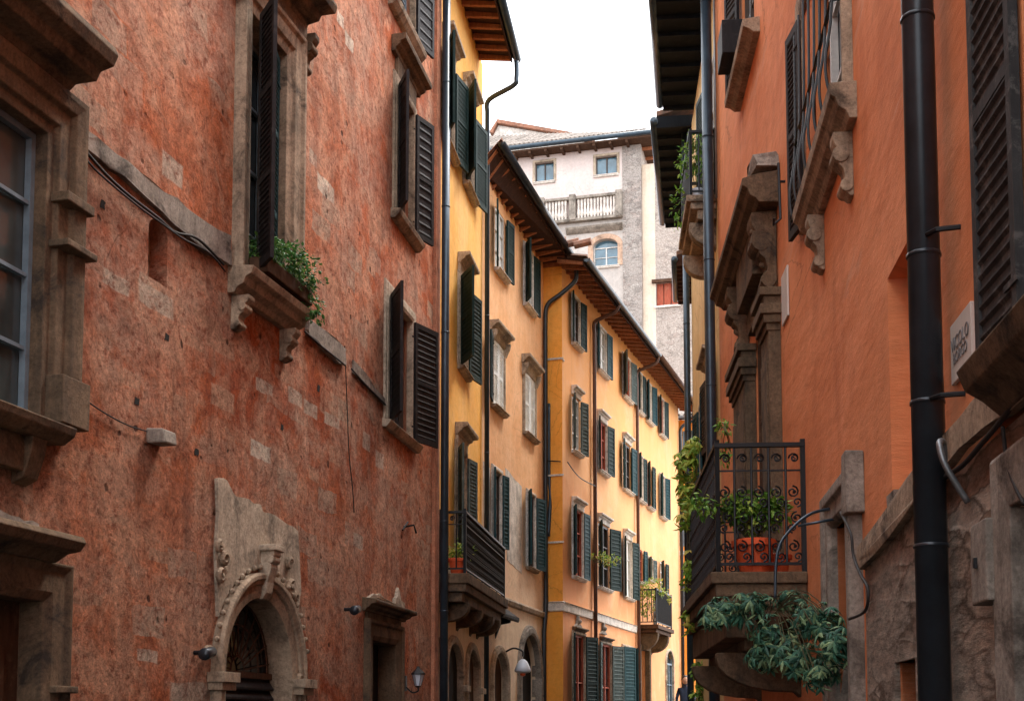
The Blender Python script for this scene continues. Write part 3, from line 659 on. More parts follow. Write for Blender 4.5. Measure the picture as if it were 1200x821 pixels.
def patch(B, F, px, mat='stone_l', t=.006, name='bare_patch', amp=.03, seed=0, n=4):
    return MB().poly(F, ragged([F.un(u, v) for u, v in px], n, amp, seed), .0015, t).build(name, mat, B)

#==================================================================== GROUND
def gz(y): f = min(1, max(0, (y-22)/14)); return 1.25*f*f*(3-2*f)
g = MB(); ys = [-60, -20, 0, 10, 18, 22, 24, 26, 28, 30, 32, 34, 36, 40, 60, 120, 400, 1500]; xs = [-1500, -200, -40, -8, 0, 8, 40, 200, 1500]
g.v = [Vector((x, y, gz(y))) for y in ys for x in xs]; nx = len(xs)
g.f = [(j*nx+i, j*nx+i+1, (j+1)*nx+i+1, (j+1)*nx+i) for j in range(len(ys)-1) for i in range(nx-1)]
o = g.build('ground', 'earth'); o['kind'] = 'structure'
g = MB(); g.uv = []
ys = [-14, -9, 0, 5, 10, 14, 18, 20, 22, 24, 26, 28, 30, 32, 34, 36, 39, 46, 58]
def lx(y):
    for F in (B1A, B1B, B2A, B2B, B3):
        if F.P0[1] <= y <= F.P1[1]: return F.P0[0]+(y-F.P0[1])/(F.P1[1]-F.P0[1])*(F.P1[0]-F.P0[0])
    return B1A.P0[0] if y < 0 else B3.P1[0]+(y-B3.P1[1])*.333
for y in ys:
    xl = lx(y)+.02; xr = min(xl+9, max(.8+.1067*(y+9), xl+3)) if y < 30 else xl+5
    for x in (xl, xr): g.v.append(Vector((x, y, gz(y)+.004))); g.uv.append((x, y))
g.f = [(2*i, 2*i+1, 2*i+3, 2*i+2) for i in range(len(ys)-1)]
o = g.build('street', 'cobble'); o['kind'] = 'structure'

#==================================================================== B1 RED HOUSE (left foreground)
H1 = thing('town_house', (a1[0]-3, a1[1], 0), 'weathered red plaster house filling the left foreground, with a stone arched doorway', 'house')
O_ = OFF
s0, zt = B1A.un(50, 157)
W0 = dict(a=s0-1.35, b=s0, z0=3.75, z1=5.83); D0 = dict(a=s0-1.45, b=B1A.un(45, 700)[0], z0=0, z1=2.52)
W1 = dict(a=B1A.un(288, 287)[0], b=B1A.un(334, 66)[0], z0=5.88, z1=8.5)
PO = dict(a=B1A.un(261, 790)[0], b=B1A.un(340, 790)[0], z0=0, z1=2.88)
NI = dict(a=B1A.un(173, 318)[0], b=B1A.un(196, 300)[0], z0=5.30, z1=5.82)
ops = [op(**W0, depth=.10), op(**D0, depth=.16), op(**W1, depth=.28), op(**PO, depth=.26, rise=(PO['b']-PO['a'])/2), op(**NI, depth=.16, rise=.12)]
for k_ in range(2): ops.append(op(s0-6-3*k_, s0-5-3*k_, 3.75, 5.6, .25))
wall(H1, B1A, 0, B1A.L, -.3, 13.3, ops, 'red')
for o_ in ops[-2:]: window(H1, B1A, o_['a'], o_['b'], o_['z0'], o_['z1'], .25, surround='stone', sill='stone')
bb = dict(a0=B1B.un(453, 494)[0], b0=B1B.un(481, 384)[0])
LW = dict(a=bb['a0'], b=bb['b0'], z0=5.47, z1=7.12); UW = dict(a=B1B.un(463, 200)[0], b=B1B.un(482, 289)[0], z0=8.30, z1=10.05); TW = dict(a=UW['a']-.1, b=UW['b'], z0=11.05, z1=12.7)
D2 = dict(a=B1B.un(433, 745)[0], b=B1B.un(461, 760)[0], z0=0, z1=2.68)
wall(H1, B1B, 0, B1B.L, -.3, 13.3, [op(**LW, depth=.14), op(**UW, depth=.14), op(**TW, depth=.14), op(**D2, depth=.22)], 'red', uvo=(B1A.L, 0))
body(H1, B1A, 13.3, 9, 'red'); body(H1, B1B, 13.3, 9, 'red')
eave(H1, B1A, 13.3, 0, B1A.L, .5, back=5); eave(H1, B1B, 13.3, 0, B1B.L, .5, back=5)
MB().box(B1A, NI['a'], NI['b'], -.18, -.165, NI['z0'], NI['z1']).build('niche_back', 'stone_l', H1)
# W0
w0 = window(H1, B1A, **W0, depth=.10, frame='frame_b', glass='glass_g', mull=1, bars=3)
P0 = [(-.004, -.095), (-.004, .05), (.07, .05), (.085, .09), (.20, .09), (.22, .13), (.30, .15), (.34, .15), (.35, .0), (.35, -.06)]
sb = MB().sweep(B1A, [(W0['a'], W0['z0']), (W0['a'], W0['z1']), (W0['b'], W0['z1']), (W0['b'], W0['z0'])], P0)
for (z_, h_, x_) in ((3.76, .34, .03), (5.35, .07, .03), (5.02, .05, .05)): sb.box(B1A, W0['b']+.06-x_*.5, W0['b']+.35+x_, .0, .16+x_, z_, z_+h_)
sb.build('surround', 'stone_d', w0, bevel=.008, jit=.004)
cb = MB(); e_ = B1A.un(135, 88, .42)[0]
cb.prism(B1A, [(0, 6.19), (.12, 6.19), (.16, 6.24), (.30, 6.27), (.33, 6.34), (.42, 6.38), (.45, 6.46), (.43, 6.52), (0, 6.62)], W0['a']-.5, e_, ret=.3)
cb.box(B1A, W0['a']-.34, W0['b']+.33, .0, .10, 6.05, 6.2); cb.build('cornice', 'stone_d', w0, bevel=.008, jit=.005)
sb = MB(); e_ = B1A.un(88, 520, .25)[0]
sb.prism(B1A, [(-.09, 3.75), (-.09, 3.6), (.18, 3.6), (.25, 3.66), (.27, 3.72), (0, 3.765)], W0['a']-.45, e_, ret=.2); sb.box(B1A, W0['a']-.3, e_-.22, 0, .10, 3.36, 3.6)
sb.prism(B1A, [(0, 3.60), (.17, 3.60), (.16, 3.5), (.1, 3.32), (0, 3.28)], e_-.36, e_-.2); sb.build('sill', 'stone_d', w0, bevel=.01, jit=.005)
# D0
d0 = MB(); d0.box(B1A, D0['a'], D0['b'], -.19, -.15, 0, D0['z1'])
for k in range(2): d0.box(B1A, D0['a']+.1+.72*k, D0['a']+.66+.72*k, -.15, -.13, .2, 2.2)
dr = d0.build('door', 'wood', H1)
fb = MB().sweep(B1A, [(D0['a'], 0), (D0['a'], D0['z1']), (D0['b'], D0['z1']), (D0['b'], 0)], [(-.006, -.15), (-.006, .04), (.06, .07), (.2, .07), (.25, .1), (.27, .1), (.27, -.05)])
fb.box(B1A, D0['b']+.05, D0['b']+.30, 0, .14, 1.88, 1.93)
e_ = B1A.un(98, 680, .3)[0]; fb.prism(B1A, [(0, 2.78), (.12, 2.78), (.2, 2.84), (.28, 2.86), (.32, 2.92), (.3, 2.96), (0, 3.0)], D0['a']-.4, e_, ret=.3)
fb.build('surround', 'stone_d', dr, bevel=.008, jit=.005)
MB().poly(B1A, ragged([(D0['a'], 2.99), (e_-.15, 2.97), (e_-.2, 3.04), (e_-.5, 3.05), (e_-.9, 3.12), (D0['a'], 3.1)], 4, .02, 3), .003, .06).build('cement_flashing', 'stone_g', H1, jit=.01)
# W1
w1 = window(H1, B1A, **W1, depth=.28, frame='frame_b', glass='glass', mull=1, bars=3)
sb = MB().sweep(B1A, [(W1['a'], W1['z0']), (W1['a'], W1['z1']), (W1['b'], W1['z1']), (W1['b'], W1['z0'])], [(-.004, -.24), (-.004, .03), (.08, .05), (.1, .08), (.22, .09), (.25, .12), (.29, .12), (.29, -.05)])
sb.build('surround', 'stone', w1, bevel=.006, jit=.004)
cb = MB(); cb.prism(B1A, cornice_prof(8.9, .3, .42), W1['a']-.5, W1['b']+.38, ret=.3); cb.box(B1A, W1['a']-.3, W1['b']+.3, 0, .11, 8.76, 8.93)
for c in (W1['a']-.36, W1['b']+.36): scroll_bracket(cb, B1A, c, 8.88, .12, .42, .2)
cb.build('cornice', 'stone_d', w1, bevel=.008, jit=.005)
s_a = B1A.un(266, 287, 0)[0]; s_b = B1A.un(369, 364, .27)[0]
sb = MB().prism(B1A, [(-.25, 5.88), (-.25, 5.8), (0, 5.62), (.07, 5.62), (.10, 5.67), (.17, 5.7), (.19, 5.76), (.25, 5.78), (.27, 5.85), (0, 5.885)], s_a, s_b, ret=.08)
for c in (s_a+.16, s_b-.2): scroll_bracket(sb, B1A, c, 5.62, .13, .32, .18)
sb.build('ledge', 'stone', w1, bevel=.008, jit=.004)
shutter(w1, B1A, W1['a']-.01, .13, 5.93, 8.45, .42, 136, True, 'brownsh', .05, rails=2)
shutter(w1, B1A, W1['b']-.02, -.06, 5.93, 8.45, .37, 14, False, 'teal', .05, rails=2)
# B1B windows
wl = window(H1, B1B, **LW, depth=.14, frame='frame_d', glass='glass', surround='stone_l', sw=1.2, shut='brownsh', shl=151, shr=160, pitch=.075, ht=.06, rails=1)
MB().prism(B1B, [(-.12, 5.475), (-.12, 5.37), (.06, 5.37), (.1, 5.42), (.12, 5.46), (0, 5.48)], LW['a']-.2, LW['b']+.3).build('sill', 'stone_l', wl, bevel=.01, jit=.008)
ca_, cz_ = B1B.un(450, 67, 0); cb_, _ = B1B.un(500, 128, .2)
wu = window(H1, B1B, **UW, depth=.14, frame='wood', glass='glass', surround='stone', sw=1.0, shut='brownsh', shl=150, shr=160, pitch=.12, ht=.06, cornice='stone_d', corz=.34, corh=.2, cord=.22, corw=.28, louv=True, rails=1)
MB().prism(B1B, [(-.12, 8.305), (-.12, 8.17), (.06, 8.17), (.12, 8.23), (.14, 8.29), (0, 8.31)], UW['a']-.2, UW['b']+.25).build('sill', 'stone', wu, bevel=.01, jit=.006)
wt = window(H1, B1B, **TW, depth=.14, frame='frame_b', glass='glass', surround='stone', shut='brownsh', shl=150, shr=165, pitch=.12, ht=.06)
MB().prism(B1B, [(-.12, 11.055), (-.12, 10.92), (.06, 10.92), (.12, 10.98), (.14, 11.04), (0, 11.06)], TW['a']-.3, TW['b']+.3).build('sill', 'stone', wt, bevel=.01, jit=.006)
# D2
d2 = MB(); d2.box(B1B, D2['a'], D2['b'], -.24, -.2, 0, 2.68); d2.box(B1B, D2['a']+.1, D2['b']-.1, -.2, -.185, .2, 1.2); d2.box(B1B, D2['a']+.1, D2['b']-.1, -.2, -.185, 1.35, 2.5)
dd = d2.build('door', 'brownsh', H1)
fb = MB().sweep(B1B, [(D2['a'], 0), (D2['a'], 2.68), (D2['b'], 2.68), (D2['b'], 0)], [(-.006, -.2), (-.006, .03), (.05, .06), (.18, .06), (.2, .09), (.24, .09), (.24, -.05)])
fb.prism(B1B, cornice_prof(3.0, .14, .2), D2['a']-.38, D2['b']+.45, ret=.3); fb.box(B1B, D2['a']-.2, D2['b']+.2, 0, .05, 2.9, 3.0)
fb.build('surround', 'stone_d', dd, bevel=.008, jit=.012)
MB().poly(B1B, ragged([(D2['a']-.2, 3.16), (D2['a']+.3, 3.26), (D2['a']+.9, 3.2), (D2['a']+1.15, 3.42), (D2['a']+1.4, 3.16)], 4, .03, 5), .002, .05).build('crest_fragment', 'stone_l', dd, jit=.02)
# portal
hw = (PO['b']-PO['a'])/2; zs = PO['z1']-hw; ap = arc_pts(PO['a'], PO['b'], zs, hw, 24)
pd = MB(); pd.box(B1A, PO['a'], PO['b'], -.28, -.22, 0, zs-.02)
for k in range(7): z_ = zs-.06-.1*k; pd.prism(B1A, [(-.22, z_), (-.22, z_-.07), (-.17, z_-.09), (-.17, z_-.07)], PO['a'], PO['b'])
for k in range(2): pd.box(B1A, PO['a']+.08+k*hw, PO['a']+hw-.08+k*hw, -.22, -.19, .2, 1.3)
dr = pd.build('door', 'brownsh', H1)
MB().poly(B1A, [(PO['a'], zs)]+ap+[(PO['b'], zs)], -.28, -.26).build('fanlight_glass', 'glass', dr)
fg = MB(); c0 = B1A.P(PO['a']+hw, -.22, zs+.02)
for k in range(11):
    an = math.pi*(k+.5)/11; e = B1A.P(PO['a']+hw+math.cos(an)*hw*.96, -.22, zs+.02+math.sin(an)*hw*.94); fg.tube([c0.lerp(e, .2), e], .008, 5)
for rr in (.2, .62, .93):
    fg.tube([B1A.P(PO['a']+hw+math.cos(math.pi*i/16)*hw*rr, -.22, zs+.02+math.sin(math.pi*i/16)*hw*rr) for i in range(17)], .009, 5)
fg.box(B1A, PO['a'], PO['b'], -.25, -.19, zs-.04, zs+.02)
fg.build('fanlight_grille', 'wood', dr)
ps = MB().sweep(B1A, [(PO['a'], 0)]+ap+[(PO['b'], 0)], [(-.012, -.24), (-.012, .03), (.05, .045), (.11, .045), (.12, .07), (.16, .08), (.17, .10), (.21, .10), (.23, .07), (.23, -.02)])
for c, sgn in ((PO['a'], -1), (PO['b'], 1)):
    q = sorted((c-sgn*.01, c+sgn*.30)); ps.box(B1A, q[0], q[1], 0, .17, zs-.12, zs-.03); ps.box(B1A, q[0]+.02, q[1]-.02, 0, .14, zs-.19, zs-.12)
for i in range(2, 23):
    x, z_ = ap[i]; cx = PO['a']+hw; fx = (x-cx)*(hw+.28)/hw+cx; fz = zs+(z_-zs)*(hw+.28)/hw; ps.ball(B1A.P(fx, .07, fz), .028, 6)
por = ps.build('door_surround', 'stone', dr, bevel=.006, jit=.006)
kb = MB(); kx = PO['a']+hw+.02
kb.prism(B1A, [(0, 3.34), (.17, 3.34), (.18, 3.28), (.13, 3.25), (.15, 3.16), (.11, 3.02), (.09, 2.92), (.05, 2.86), (0, 2.86)], kx-.075, kx+.075); kb.box(B1A, kx-.11, kx+.11, 0, .2, 3.32, 3.38)
kb.tube([B1A.P(kx-.08, .13, 3.24), B1A.P(kx+.08, .13, 3.24)], .045, 10)
kb.build('keystone', 'stone_l', dr, bevel=.01, jit=.01)
out = [B1A.un(*p) for p in ((251, 690), (251, 560), (258, 560), (270, 578), (283, 583), (300, 590), (306, 600), (325, 608), (346, 622), (349, 690), (346, 708))]
c_ = (PO['a']+hw, zs); ro = hw+.27
arc2 = [(c_[0]+ro*math.cos(an), c_[1]+ro*math.sin(an)) for an in [R(x) for x in (22, 35, 50, 65, 80, 95, 110, 125, 140, 152)]]
MB().poly(B1A, ragged(out[:11], 3, .02, 2)[:-2]+arc2, .003, .035).build('stone_panel', 'stone_l', dr, jit=.008)
for (u, v, r__) in ((262, 655, .09), (258, 675, .07), (340, 690, .09), (345, 700, .07), (256, 640, .05), (338, 660, .06), (243, 765, .06), (350, 795, .07)):
    a_, z_ = B1A.un(u, v, .05); sc_ = MB(); scroll(sc_, B1A.P(a_, .06, z_), Vector((*B1A.d, 0)), Vector((0, 0, 1)), r__, 1.2, .028, 1, random.uniform(0, 6)); sc_.build('scroll_ornament', 'stone', dr)
# weathered string course with the cable
for F_, px, sd_ in ((B1A, [(93, 152), (130, 180), (170, 212), (215, 245), (266, 278), (266, 312), (225, 288), (185, 248), (140, 208), (95, 174)], 11), (B1A, [(357, 372), (380, 390), (401, 410), (401, 428), (388, 421), (357, 392)], 12), (B1B, [(412, 422), (450, 468), (450, 476), (412, 436)], 13)):
    MB().poly(F_, ragged([F_.un(*p) for p in px], 3, .02, sd_), .003, .05 if F_ is B1A else .025).build('string_course', 'stone_g', H1, jit=.015)
def wallpath(F, pts, t=.06): return [F.P(*((lambda q: (q[0], t, q[1]))(F.un(u, v, t)))) for u, v in pts]
cb = MB(); cb.tube(smooth_path(wallpath(B1A, [(93, 168), (120, 200), (150, 228), (185, 255), (205, 272), (232, 280), (262, 310)], .07)), .012, 6)
single(cb, 'cable', 'cable', B1A.P(17, .07, 6), 'thicker upper cable clipped along the grey string course between barred window and tall window', 'cable', smooth=True)
cb = MB(); cb.tube(smooth_path(wallpath(B1A, [(93, 176), (115, 202), (160, 240), (190, 262), (215, 280), (245, 296), (264, 318)], .085)), .008, 6)
single(cb, 'cable', 'cable', B1A.P(17, .08, 6), 'thin lower cable sagging beneath the grey string course beside the small arched niche', 'cable', smooth=True)
cb = MB(); cb.tube(smooth_path(wallpath(B1A, [(357, 388), (380, 408), (400, 424), (404, 428)], .06)), .01, 6); cb.tube(smooth_path(wallpath(B1B, [(412, 432), (430, 452), (452, 474)], .04)), .01, 6)
single(cb, 'cable', 'cable', B1A.P(20, .07, 6), 'short cable under the grey string course between planted ledge and lower shuttered window', 'cable', smooth=True)
cb = MB(); cb.tube(smooth_path(wallpath(B1A, [(404, 405), (405, 430), (407, 480), (409, 530), (413, 570), (415, 600)], .03)), .006, 6)
single(cb, 'cable', 'cable', B1A.P(20.9, .03, 5), 'thin black cable hanging straight down the red wall left of the lower shuttered window', 'cable', smooth=True)
cb = MB(); cb.tube(smooth_path(wallpath(B1A, [(80, 450), (100, 468), (125, 485), (150, 498), (172, 505)], .03)), .006, 6)
single(cb, 'cable', 'cable', B1A.P(16, .03, 4), 'short rusty wire running from the barred left-edge window to a stone stub', 'wire', smooth=True)
sb = MB(); a_, z_ = B1A.un(180, 512); sb.box(B1A, a_-.11, a_+.11, 0, .14, z_-.07, z_+.05); sb.build('stone_stub', 'stone_g', H1, jit=.03, bevel=.015)
# small wall bits: hook, flat near-black patches painting the shade of holes
hk = MB(); a_, z_ = B1B.un(473, 617); hk.tube([B1B.P(a_, 0, z_), B1B.P(a_, .14, z_+.02), B1B.P(a_+.05, .16, z_-.08)], .014, 6); hk.tube([B1B.P(a_-.12, .02, z_-.06), B1B.P(a_+.1, .03, z_+.08)], .012, 6); hk.build('iron_hook', 'iron', H1)
for u, v in ((160, 470), (195, 395), (373, 455), (280, 620), (330, 500), (120, 240), (230, 530)):
    a_, z_ = B1A.un(u, v); hb = MB(); hb.poly(B1A, ragged([(a_-.035, z_-.03), (a_+.03, z_-.03), (a_+.04, z_+.03), (a_-.02, z_+.035)], 2, .012, u), .002, .0045); hb.build('hole_shade_patch', 'dark', H1)
# corner strip and down pipe of the red house
MB().box(B1B, B1B.L-.26, B1B.L-.005, .002, .05, 0, 13.2).build('corner_strip', 'pblock2', H1, jit=.004)
pz = lambda u, v: B1B.un(u, v, .16)
a_ = B1B.L-.06
downpipe(H1, [B1B.P(a_, .14, 13.2), B1B.P(a_, .14, 0)], .06, 'metal_b', [B1B.P(a_, .14, z) for z in (1.9, 3.3, 4.6, 7.4, 9.3, 11.2)])

#==================================================================== B2A YELLOW HOUSE
H2 = thing('town_house', (b1[0]-3, b1[1]+2, 0), 'tall yellow ochre house with dark green shutters and black balcony beside the red house', 'house')
un = B2A.un
wA = dict(a=.35, b=1.15, z0=10.55, z1=12.0); wB = dict(a=un(542, 150)[0]+.2, b=un(552, 180)[0], z0=10.65, z1=12.15)
wB = dict(a=2.15, b=3.0, z0=10.65, z1=12.15)
wC = dict(a=un(537, 340)[0], b=un(546, 350)[0], z0=7.42, z1=8.9)
wD = dict(a=1.55, b=2.35, z0=3.9, z1=6.05)
arcs = [dict(a=.05, b=.55, z0=0, z1=2.95), dict(a=un(522, 760)[0], b=un(540, 760)[0], z0=0, z1=2.93), dict(a=un(546, 764)[0], b=un(560, 764)[0]-.1, z0=0, z1=2.93)]
wE = dict(a=2.9, b=3.6, z0=7.42, z1=8.9)
ops = [op(**wA), op(**wB), op(**wC, depth=.3), op(**wD)]
wall(H2, B2A, 0, B2A.L, 4.1, 13.7, ops, 'yellow', uvo=(30, 0))
wall(H2, B2A, 0, B2A.L, -.3, 4.1, [op(**wD)]+[op(**a, depth=.05, **({'rise': .5, 'pointed': True} if i else {})) for i, a in enumerate(arcs)], 'cream', 'ground_floor_wall', uvo=(30, 0))
body(H2, B2A, 13.7, 8, 'yellow', t=-.8)
window(H2, B2A, **wA, shut='green', shl=155, shr=168, shw=.5, cornice='stone_l', corz=.2, corh=.14, cord=.2, sill='stone_l', surround='stone_l', sw=.6, pitch=.07)
window(H2, B2A, **wB, shut='green', shl=155, shr=168, shw=.55, cornice='stone_l', corz=.2, corh=.14, cord=.2, sill='stone_l', surround='stone_l', sw=.6, pitch=.07)
ww = window(H2, B2A, **wC, depth=.3, frame='frame_w', shut='green', shl=150, shr=168, shw=.55, cornice='stone_l', corz=.2, corh=.16, cord=.22, sill='stone', surround='peachst' if 0 else 'stone_l', sw=.6, pitch=.07)
window(H2, B2A, **wD, shut='greyblue', shl=160, shr=168, cornice='stone_l', corz=.2, corh=.18, cord=.22, pitch=.06, frame='frame_w', glass='glass_g', surround='stone', sw=.8)
for i, a in enumerate(arcs):
    db = MB(); db.box(B2A, a['a'], a['b'], -.09, -.06, 0, a['z1']); db.box(B2A, a['a']+.1, a['b']-.1, -.06, -.045, .2, 1.6); d_ = db.build('door', 'dark' if i != 2 else 'wood', H2)  # near-black slabs paint the shaded arch interiors; the last is wood
    if i: MB().sweep(B2A, [(a['a'], 0)]+arc_pts(a['a'], a['b'], a['z1']-.5, .5, 24, True)+[(a['b'], 0)], scaled(SURR, .9, 1.2)).build('surround', 'cream' if 0 else 'stone_l', d_, jit=.003)
    if i: c = a['b']+.14; MB().box(B2A, c-.16, c+.16, 0, .12, 2.2, 2.3).build('impost', 'stone_l', d_, bevel=.01)
eave(H2, B2A, 13.58, -.2, B2A.L-.35, .62, .08, gut='metal_b', raf='rafter', back=4.5, tile='tile')
e = B2A.L
downpipe(H2, smooth_path([B2A.P(e-.4, .68, 13.5), B2A.P(e-.4, .68, 13.2), B2A.P(e-.36, .62, 13.08), B2A.P(e-.1, .14, 12.98), B2A.P(e, .09, 12.8)], 6)+[B2A.P(e, .09, 0)], .045, 'metal_b', [B2A.P(e, .09, z) for z in (12, 9, 6.5)])
bal1 = balcony(H2, B2A, .12, un(594, 700, .45)[0], 3.87, .45, .92, 'stone_d', [(3.72, 3.87, .47, .03), (3.60, 3.72, .43, .0), (3.46, 3.60, .36, -.06)], (.5, 1.7, 2.9, 3.6), step=.1, step_end=.13, ornate=2, ornate_end=1, consh=.22)
for i, a_ in enumerate((.35, .72)):
    c = B2A.P(a_, .24, 3.875); pot(c, .12, .24, ['red pot nearest the red house on the black balcony', 'second red pot from the red house on the black balcony'][i], 'terrapot', 'red pots on the yellow house balcony')
bush('potted_plant', B2A.P(.72, .24, 4.06), [(B2A.P(.72, .24, 4.25), (.18, .16, .16))], 160, .09, .035, M['leaf_y'], 'small leafy plant in the red pots of the black balcony', 'plant')
cn = MB(); s_a, _ = un(562, 727, .3); s_b = B2A.L-.05
s_b = s_a+1.9 if s_b-s_a < 1 else s_b

#==================================================================== B2B PEACH HOUSE
H3 = thing('town_house', (c1[0]-3, c1[1]+2, 0), 'peach plaster house with white shutters in its middle row, between the yellow and amber houses', 'house')
un = B2B.un
r1z = (10.2, 11.4); r2z = (7.55, 8.8); r3z = (4.95, 6.35)
q = [dict(a=un(580, 250)[0], b=un(591, 257)[0], z0=r1z[0], z1=r1z[1]), dict(a=3.1, b=3.8, z0=r1z[0]+.05, z1=r1z[1]+.1),
     dict(a=un(576, 400)[0], b=un(589, 412)[0], z0=r2z[0], z1=r2z[1]), dict(a=3.08, b=4.0, z0=r2z[0]+.04, z1=r2z[1]+.04),
     dict(a=un(577, 560)[0], b=un(585, 562)[0]+.05, z0=r3z[0], z1=r3z[1]), dict(a=un(617, 575)[0], b=un(625, 582)[0]+.05, z0=r3z[0]-.08, z1=r3z[1]+.05)]
arc4 = dict(a=un(609, 760)[0], b=un(630, 760)[0]+.1, z0=0, z1=3.5); arc3 = dict(a=un(576, 764)[0], b=un(593, 764)[0], z0=0, z1=3.0)
wall(H3, B2B, 0, B2B.L, 4.0, 11.75, [op(**x) for x in q], 'peach', uvo=(40, 0))
wall(H3, B2B, 0, B2B.L, -.3, 4.0, [op(**arc3, depth=.08, rise=.5), op(**arc4, depth=.16, rise=.75)], 'cream', 'ground_floor_wall', uvo=(40, 0))
body(H3, B2B, 11.75, 8, 'peach', t=-.8)
window(H3, B2B, **q[0], shut='green', shl=165, shr=172, sill='white_trim', curtain=True, frame='frame_w', pitch=.07)
window(H3, B2B, **q[1], shut='green', shl=150, shr=172, sill='white_trim', curtain=True, frame='frame_w', glass='glass_g', pitch=.07, surround='white_trim', sw=.4)
window(H3, B2B, **q[2], shut='whitesh', shl=2, shr=2, sill='stone_l', cornice='stone_l', corz=.12, corh=.16, cord=.2, corw=.2, surround='stone_l', sw=.6, ht=.0, bracket=True)
shutter(H3.children[-1], B2B, q[2]['a']-.14, .06, q[2]['z0'], q[2]['z1'], .36, 170, True, 'green', .07)
window(H3, B2B, **q[3], shut='whitesh', shl=2, shr=2, sill='stone_l', cornice='stone_l', corz=.14, corh=.16, cord=.2, corw=.2, surround='stone_l', sw=.6, ht=.0, bracket=True)
window(H3, B2B, **q[4], shut='teal', shl=165, shr=170, surround='white_trim', sw=.7, pitch=.07)
window(H3, B2B, **q[5], shut='teal', shl=160, shr=165, surround='white_trim', sw=.5, pitch=.07, sill='stone', shw=.4)
for i, a in enumerate((arc3, arc4)):
    db = MB(); db.box(B2B, a['a'], a['b'], -.12-.08*i, -.09-.08*i, 0, a['z1']); db.box(B2B, a['a']+.1, (a['a']+a['b'])/2-.03, -.09-.08*i, -.075-.08*i, .2, 2.2); d_ = db.build('door', 'wood' if i == 0 else 'dark', H3)  # near-black slab in the larger arch paints its shaded interior
    rs = (.5, .75)[i]; MB().sweep(B2B, [(a['a'], 0)]+arc_pts(a['a'], a['b'], a['z1']-rs, rs, 24)+[(a['b'], 0)], scaled(SURR, (1.0, 1.4)[i], 1.4)).build('surround', ('cream', 'stone_g')[i] if i else 'stone_l', d_, jit=.004)
    if i:
        vb = MB()
        for k in range(5): vb.box(B2B, a['b']-.02, a['b']+.0, -.14, -.05, 1.0+k*.42, 1.36+k*.42)
        for k in range(6): vb.box(B2B, a['b']+.0, a['b']+.24, .02, .075, .2+k*.42, .58+k*.42)
        vb.build('quoin', 'stone_g', d_, bevel=.015, jit=.004)
MB().prism(B2B, [(.002, 3.93), (.06, 3.95), (.08, 4.02), (.06, 4.06), (.002, 4.08)], .75, B2B.L-.01).build('string_course', 'stone_l', H3, jit=.004)
MB().poly(B2B, ragged([un(592, 548), un(611, 570), un(611, 672), un(594, 655)], 5, .02, 9), .002, .006).build('bare_patch', 'white_trim', H3)
MB().poly(B2B, ragged([un(566, 540), un(574, 548), un(575, 640), un(567, 632)], 5, .02, 19), .002, .006).build('bare_patch', 'white_trim', H3)
eave(H3, B2B, 11.62, -.1, B2B.L+.05, .34, -.40, .0, ov1=.66, back=4.5, gut='metal')
e = B2B.L
downpipe(H3, smooth_path([B2B.P(e+.05, .72, 11.6), B2B.P(e+.05, .70, 11.3), B2B.P(e-.05, .42, 11.0), B2B.P(e-.12, .12, 10.75), B2B.P(e-.12, .07, 10.4)], 5)+[B2B.P(e-.12, .07, 5), B2B.P(e-.12, .07, 4.2), B2B.P(e-.3, .07, 3.6), B2B.P(e-.3, .07, 0)], .05, 'metal', [B2B.P(e-.12, .07, z) for z in (9.4, 7.6, 5.9, 4.4)])
downpipe(H3, smooth_path([B2B.P(e-.0, .12, 8.6), B2B.P(e+.0, .12, 7.2), B2B.P(e+.02, .14, 6.6), B2B.P(e-.04, .14, 6.2), B2B.P(e-.10, .12, 5.7)], 4), .04, 'metal_b', [B2B.P(e, .12, 8.55)])
# small dark canopy over the arcade
cn = MB(); s_a, z_ = un(569, 730, .35); s_b, z2 = un(606, 738, .35)
cn.prism(B2B, [(0, 3.82), (.38, 3.55), (.40, 3.59), (.40, 3.64), (0, 3.92)], max(.0, s_a+.05), s_a+2.0 if s_b < s_a+1 else s_b)
co = cn.build('canopy', 'greysh', H3, jit=.01)
for x in (max(.1, s_a+.3), s_b-.25): cb2 = MB(); cb2.prism(B2B, [(.003, 3.8), (.3, 3.58), (.28, 3.53), (.1, 3.5), (.003, 3.25)], x-.03, x+.03); cb2.build('bracket', 'iron', co)

#==================================================================== B3 AMBER HOUSE
H4 = thing('town_house', (d1[0]-2, d1[1]+6, 0), 'long amber house with shade-toned orange end strip and small dark balcony at the bend', 'house')
un = B3.un
cols = [(.78, 1.36), (3.05, 3.8), (5.6, 6.4), (7.25, 7.8), (8.45, 9.0), (10.18, 10.75)]
rows = [(10.15, 11.25), (7.72, 8.95), (4.93, 6.45)]
ops = []; wins = []
shk = ['green', 'teal', 'greyblue', 'green', 'teal', 'green']
for ri, (za, zb) in enumerate(rows):
    for ci, (a, b) in enumerate(cols):
        z0_, z1_ = za, zb
        if ri == 2 and ci >= 3: z0_, z1_ = (5.5, 6.4) if ci != 4 else (5.7, 6.3)
        if ri == 2 and ci < 2: a, b = a-.03, b+.2
        d_ = dict(a=a, b=b, z0=z0_, z1=z1_); ops.append(op(**d_)); wins.append((ri, ci, d_))
dB = dict(a=7.75, b=8.55, z0=4.33, z1=5.35)
g4 = [dict(a=un(671, 745)[0], b=un(684, 745)[0], z0=.0, z1=3.66), dict(a=un(703, 752)[0], b=un(715, 755)[0], z0=.0, z1=3.6), dict(a=un(729, 757)[0], b=un(740, 757)[0], z0=0, z1=3.65), dict(a=un(749, 770)[0], b=un(759, 770)[0], z0=0, z1=3.7), dict(a=un(780, 768)[0], b=un(788, 768)[0], z0=1.6, z1=3.85)]
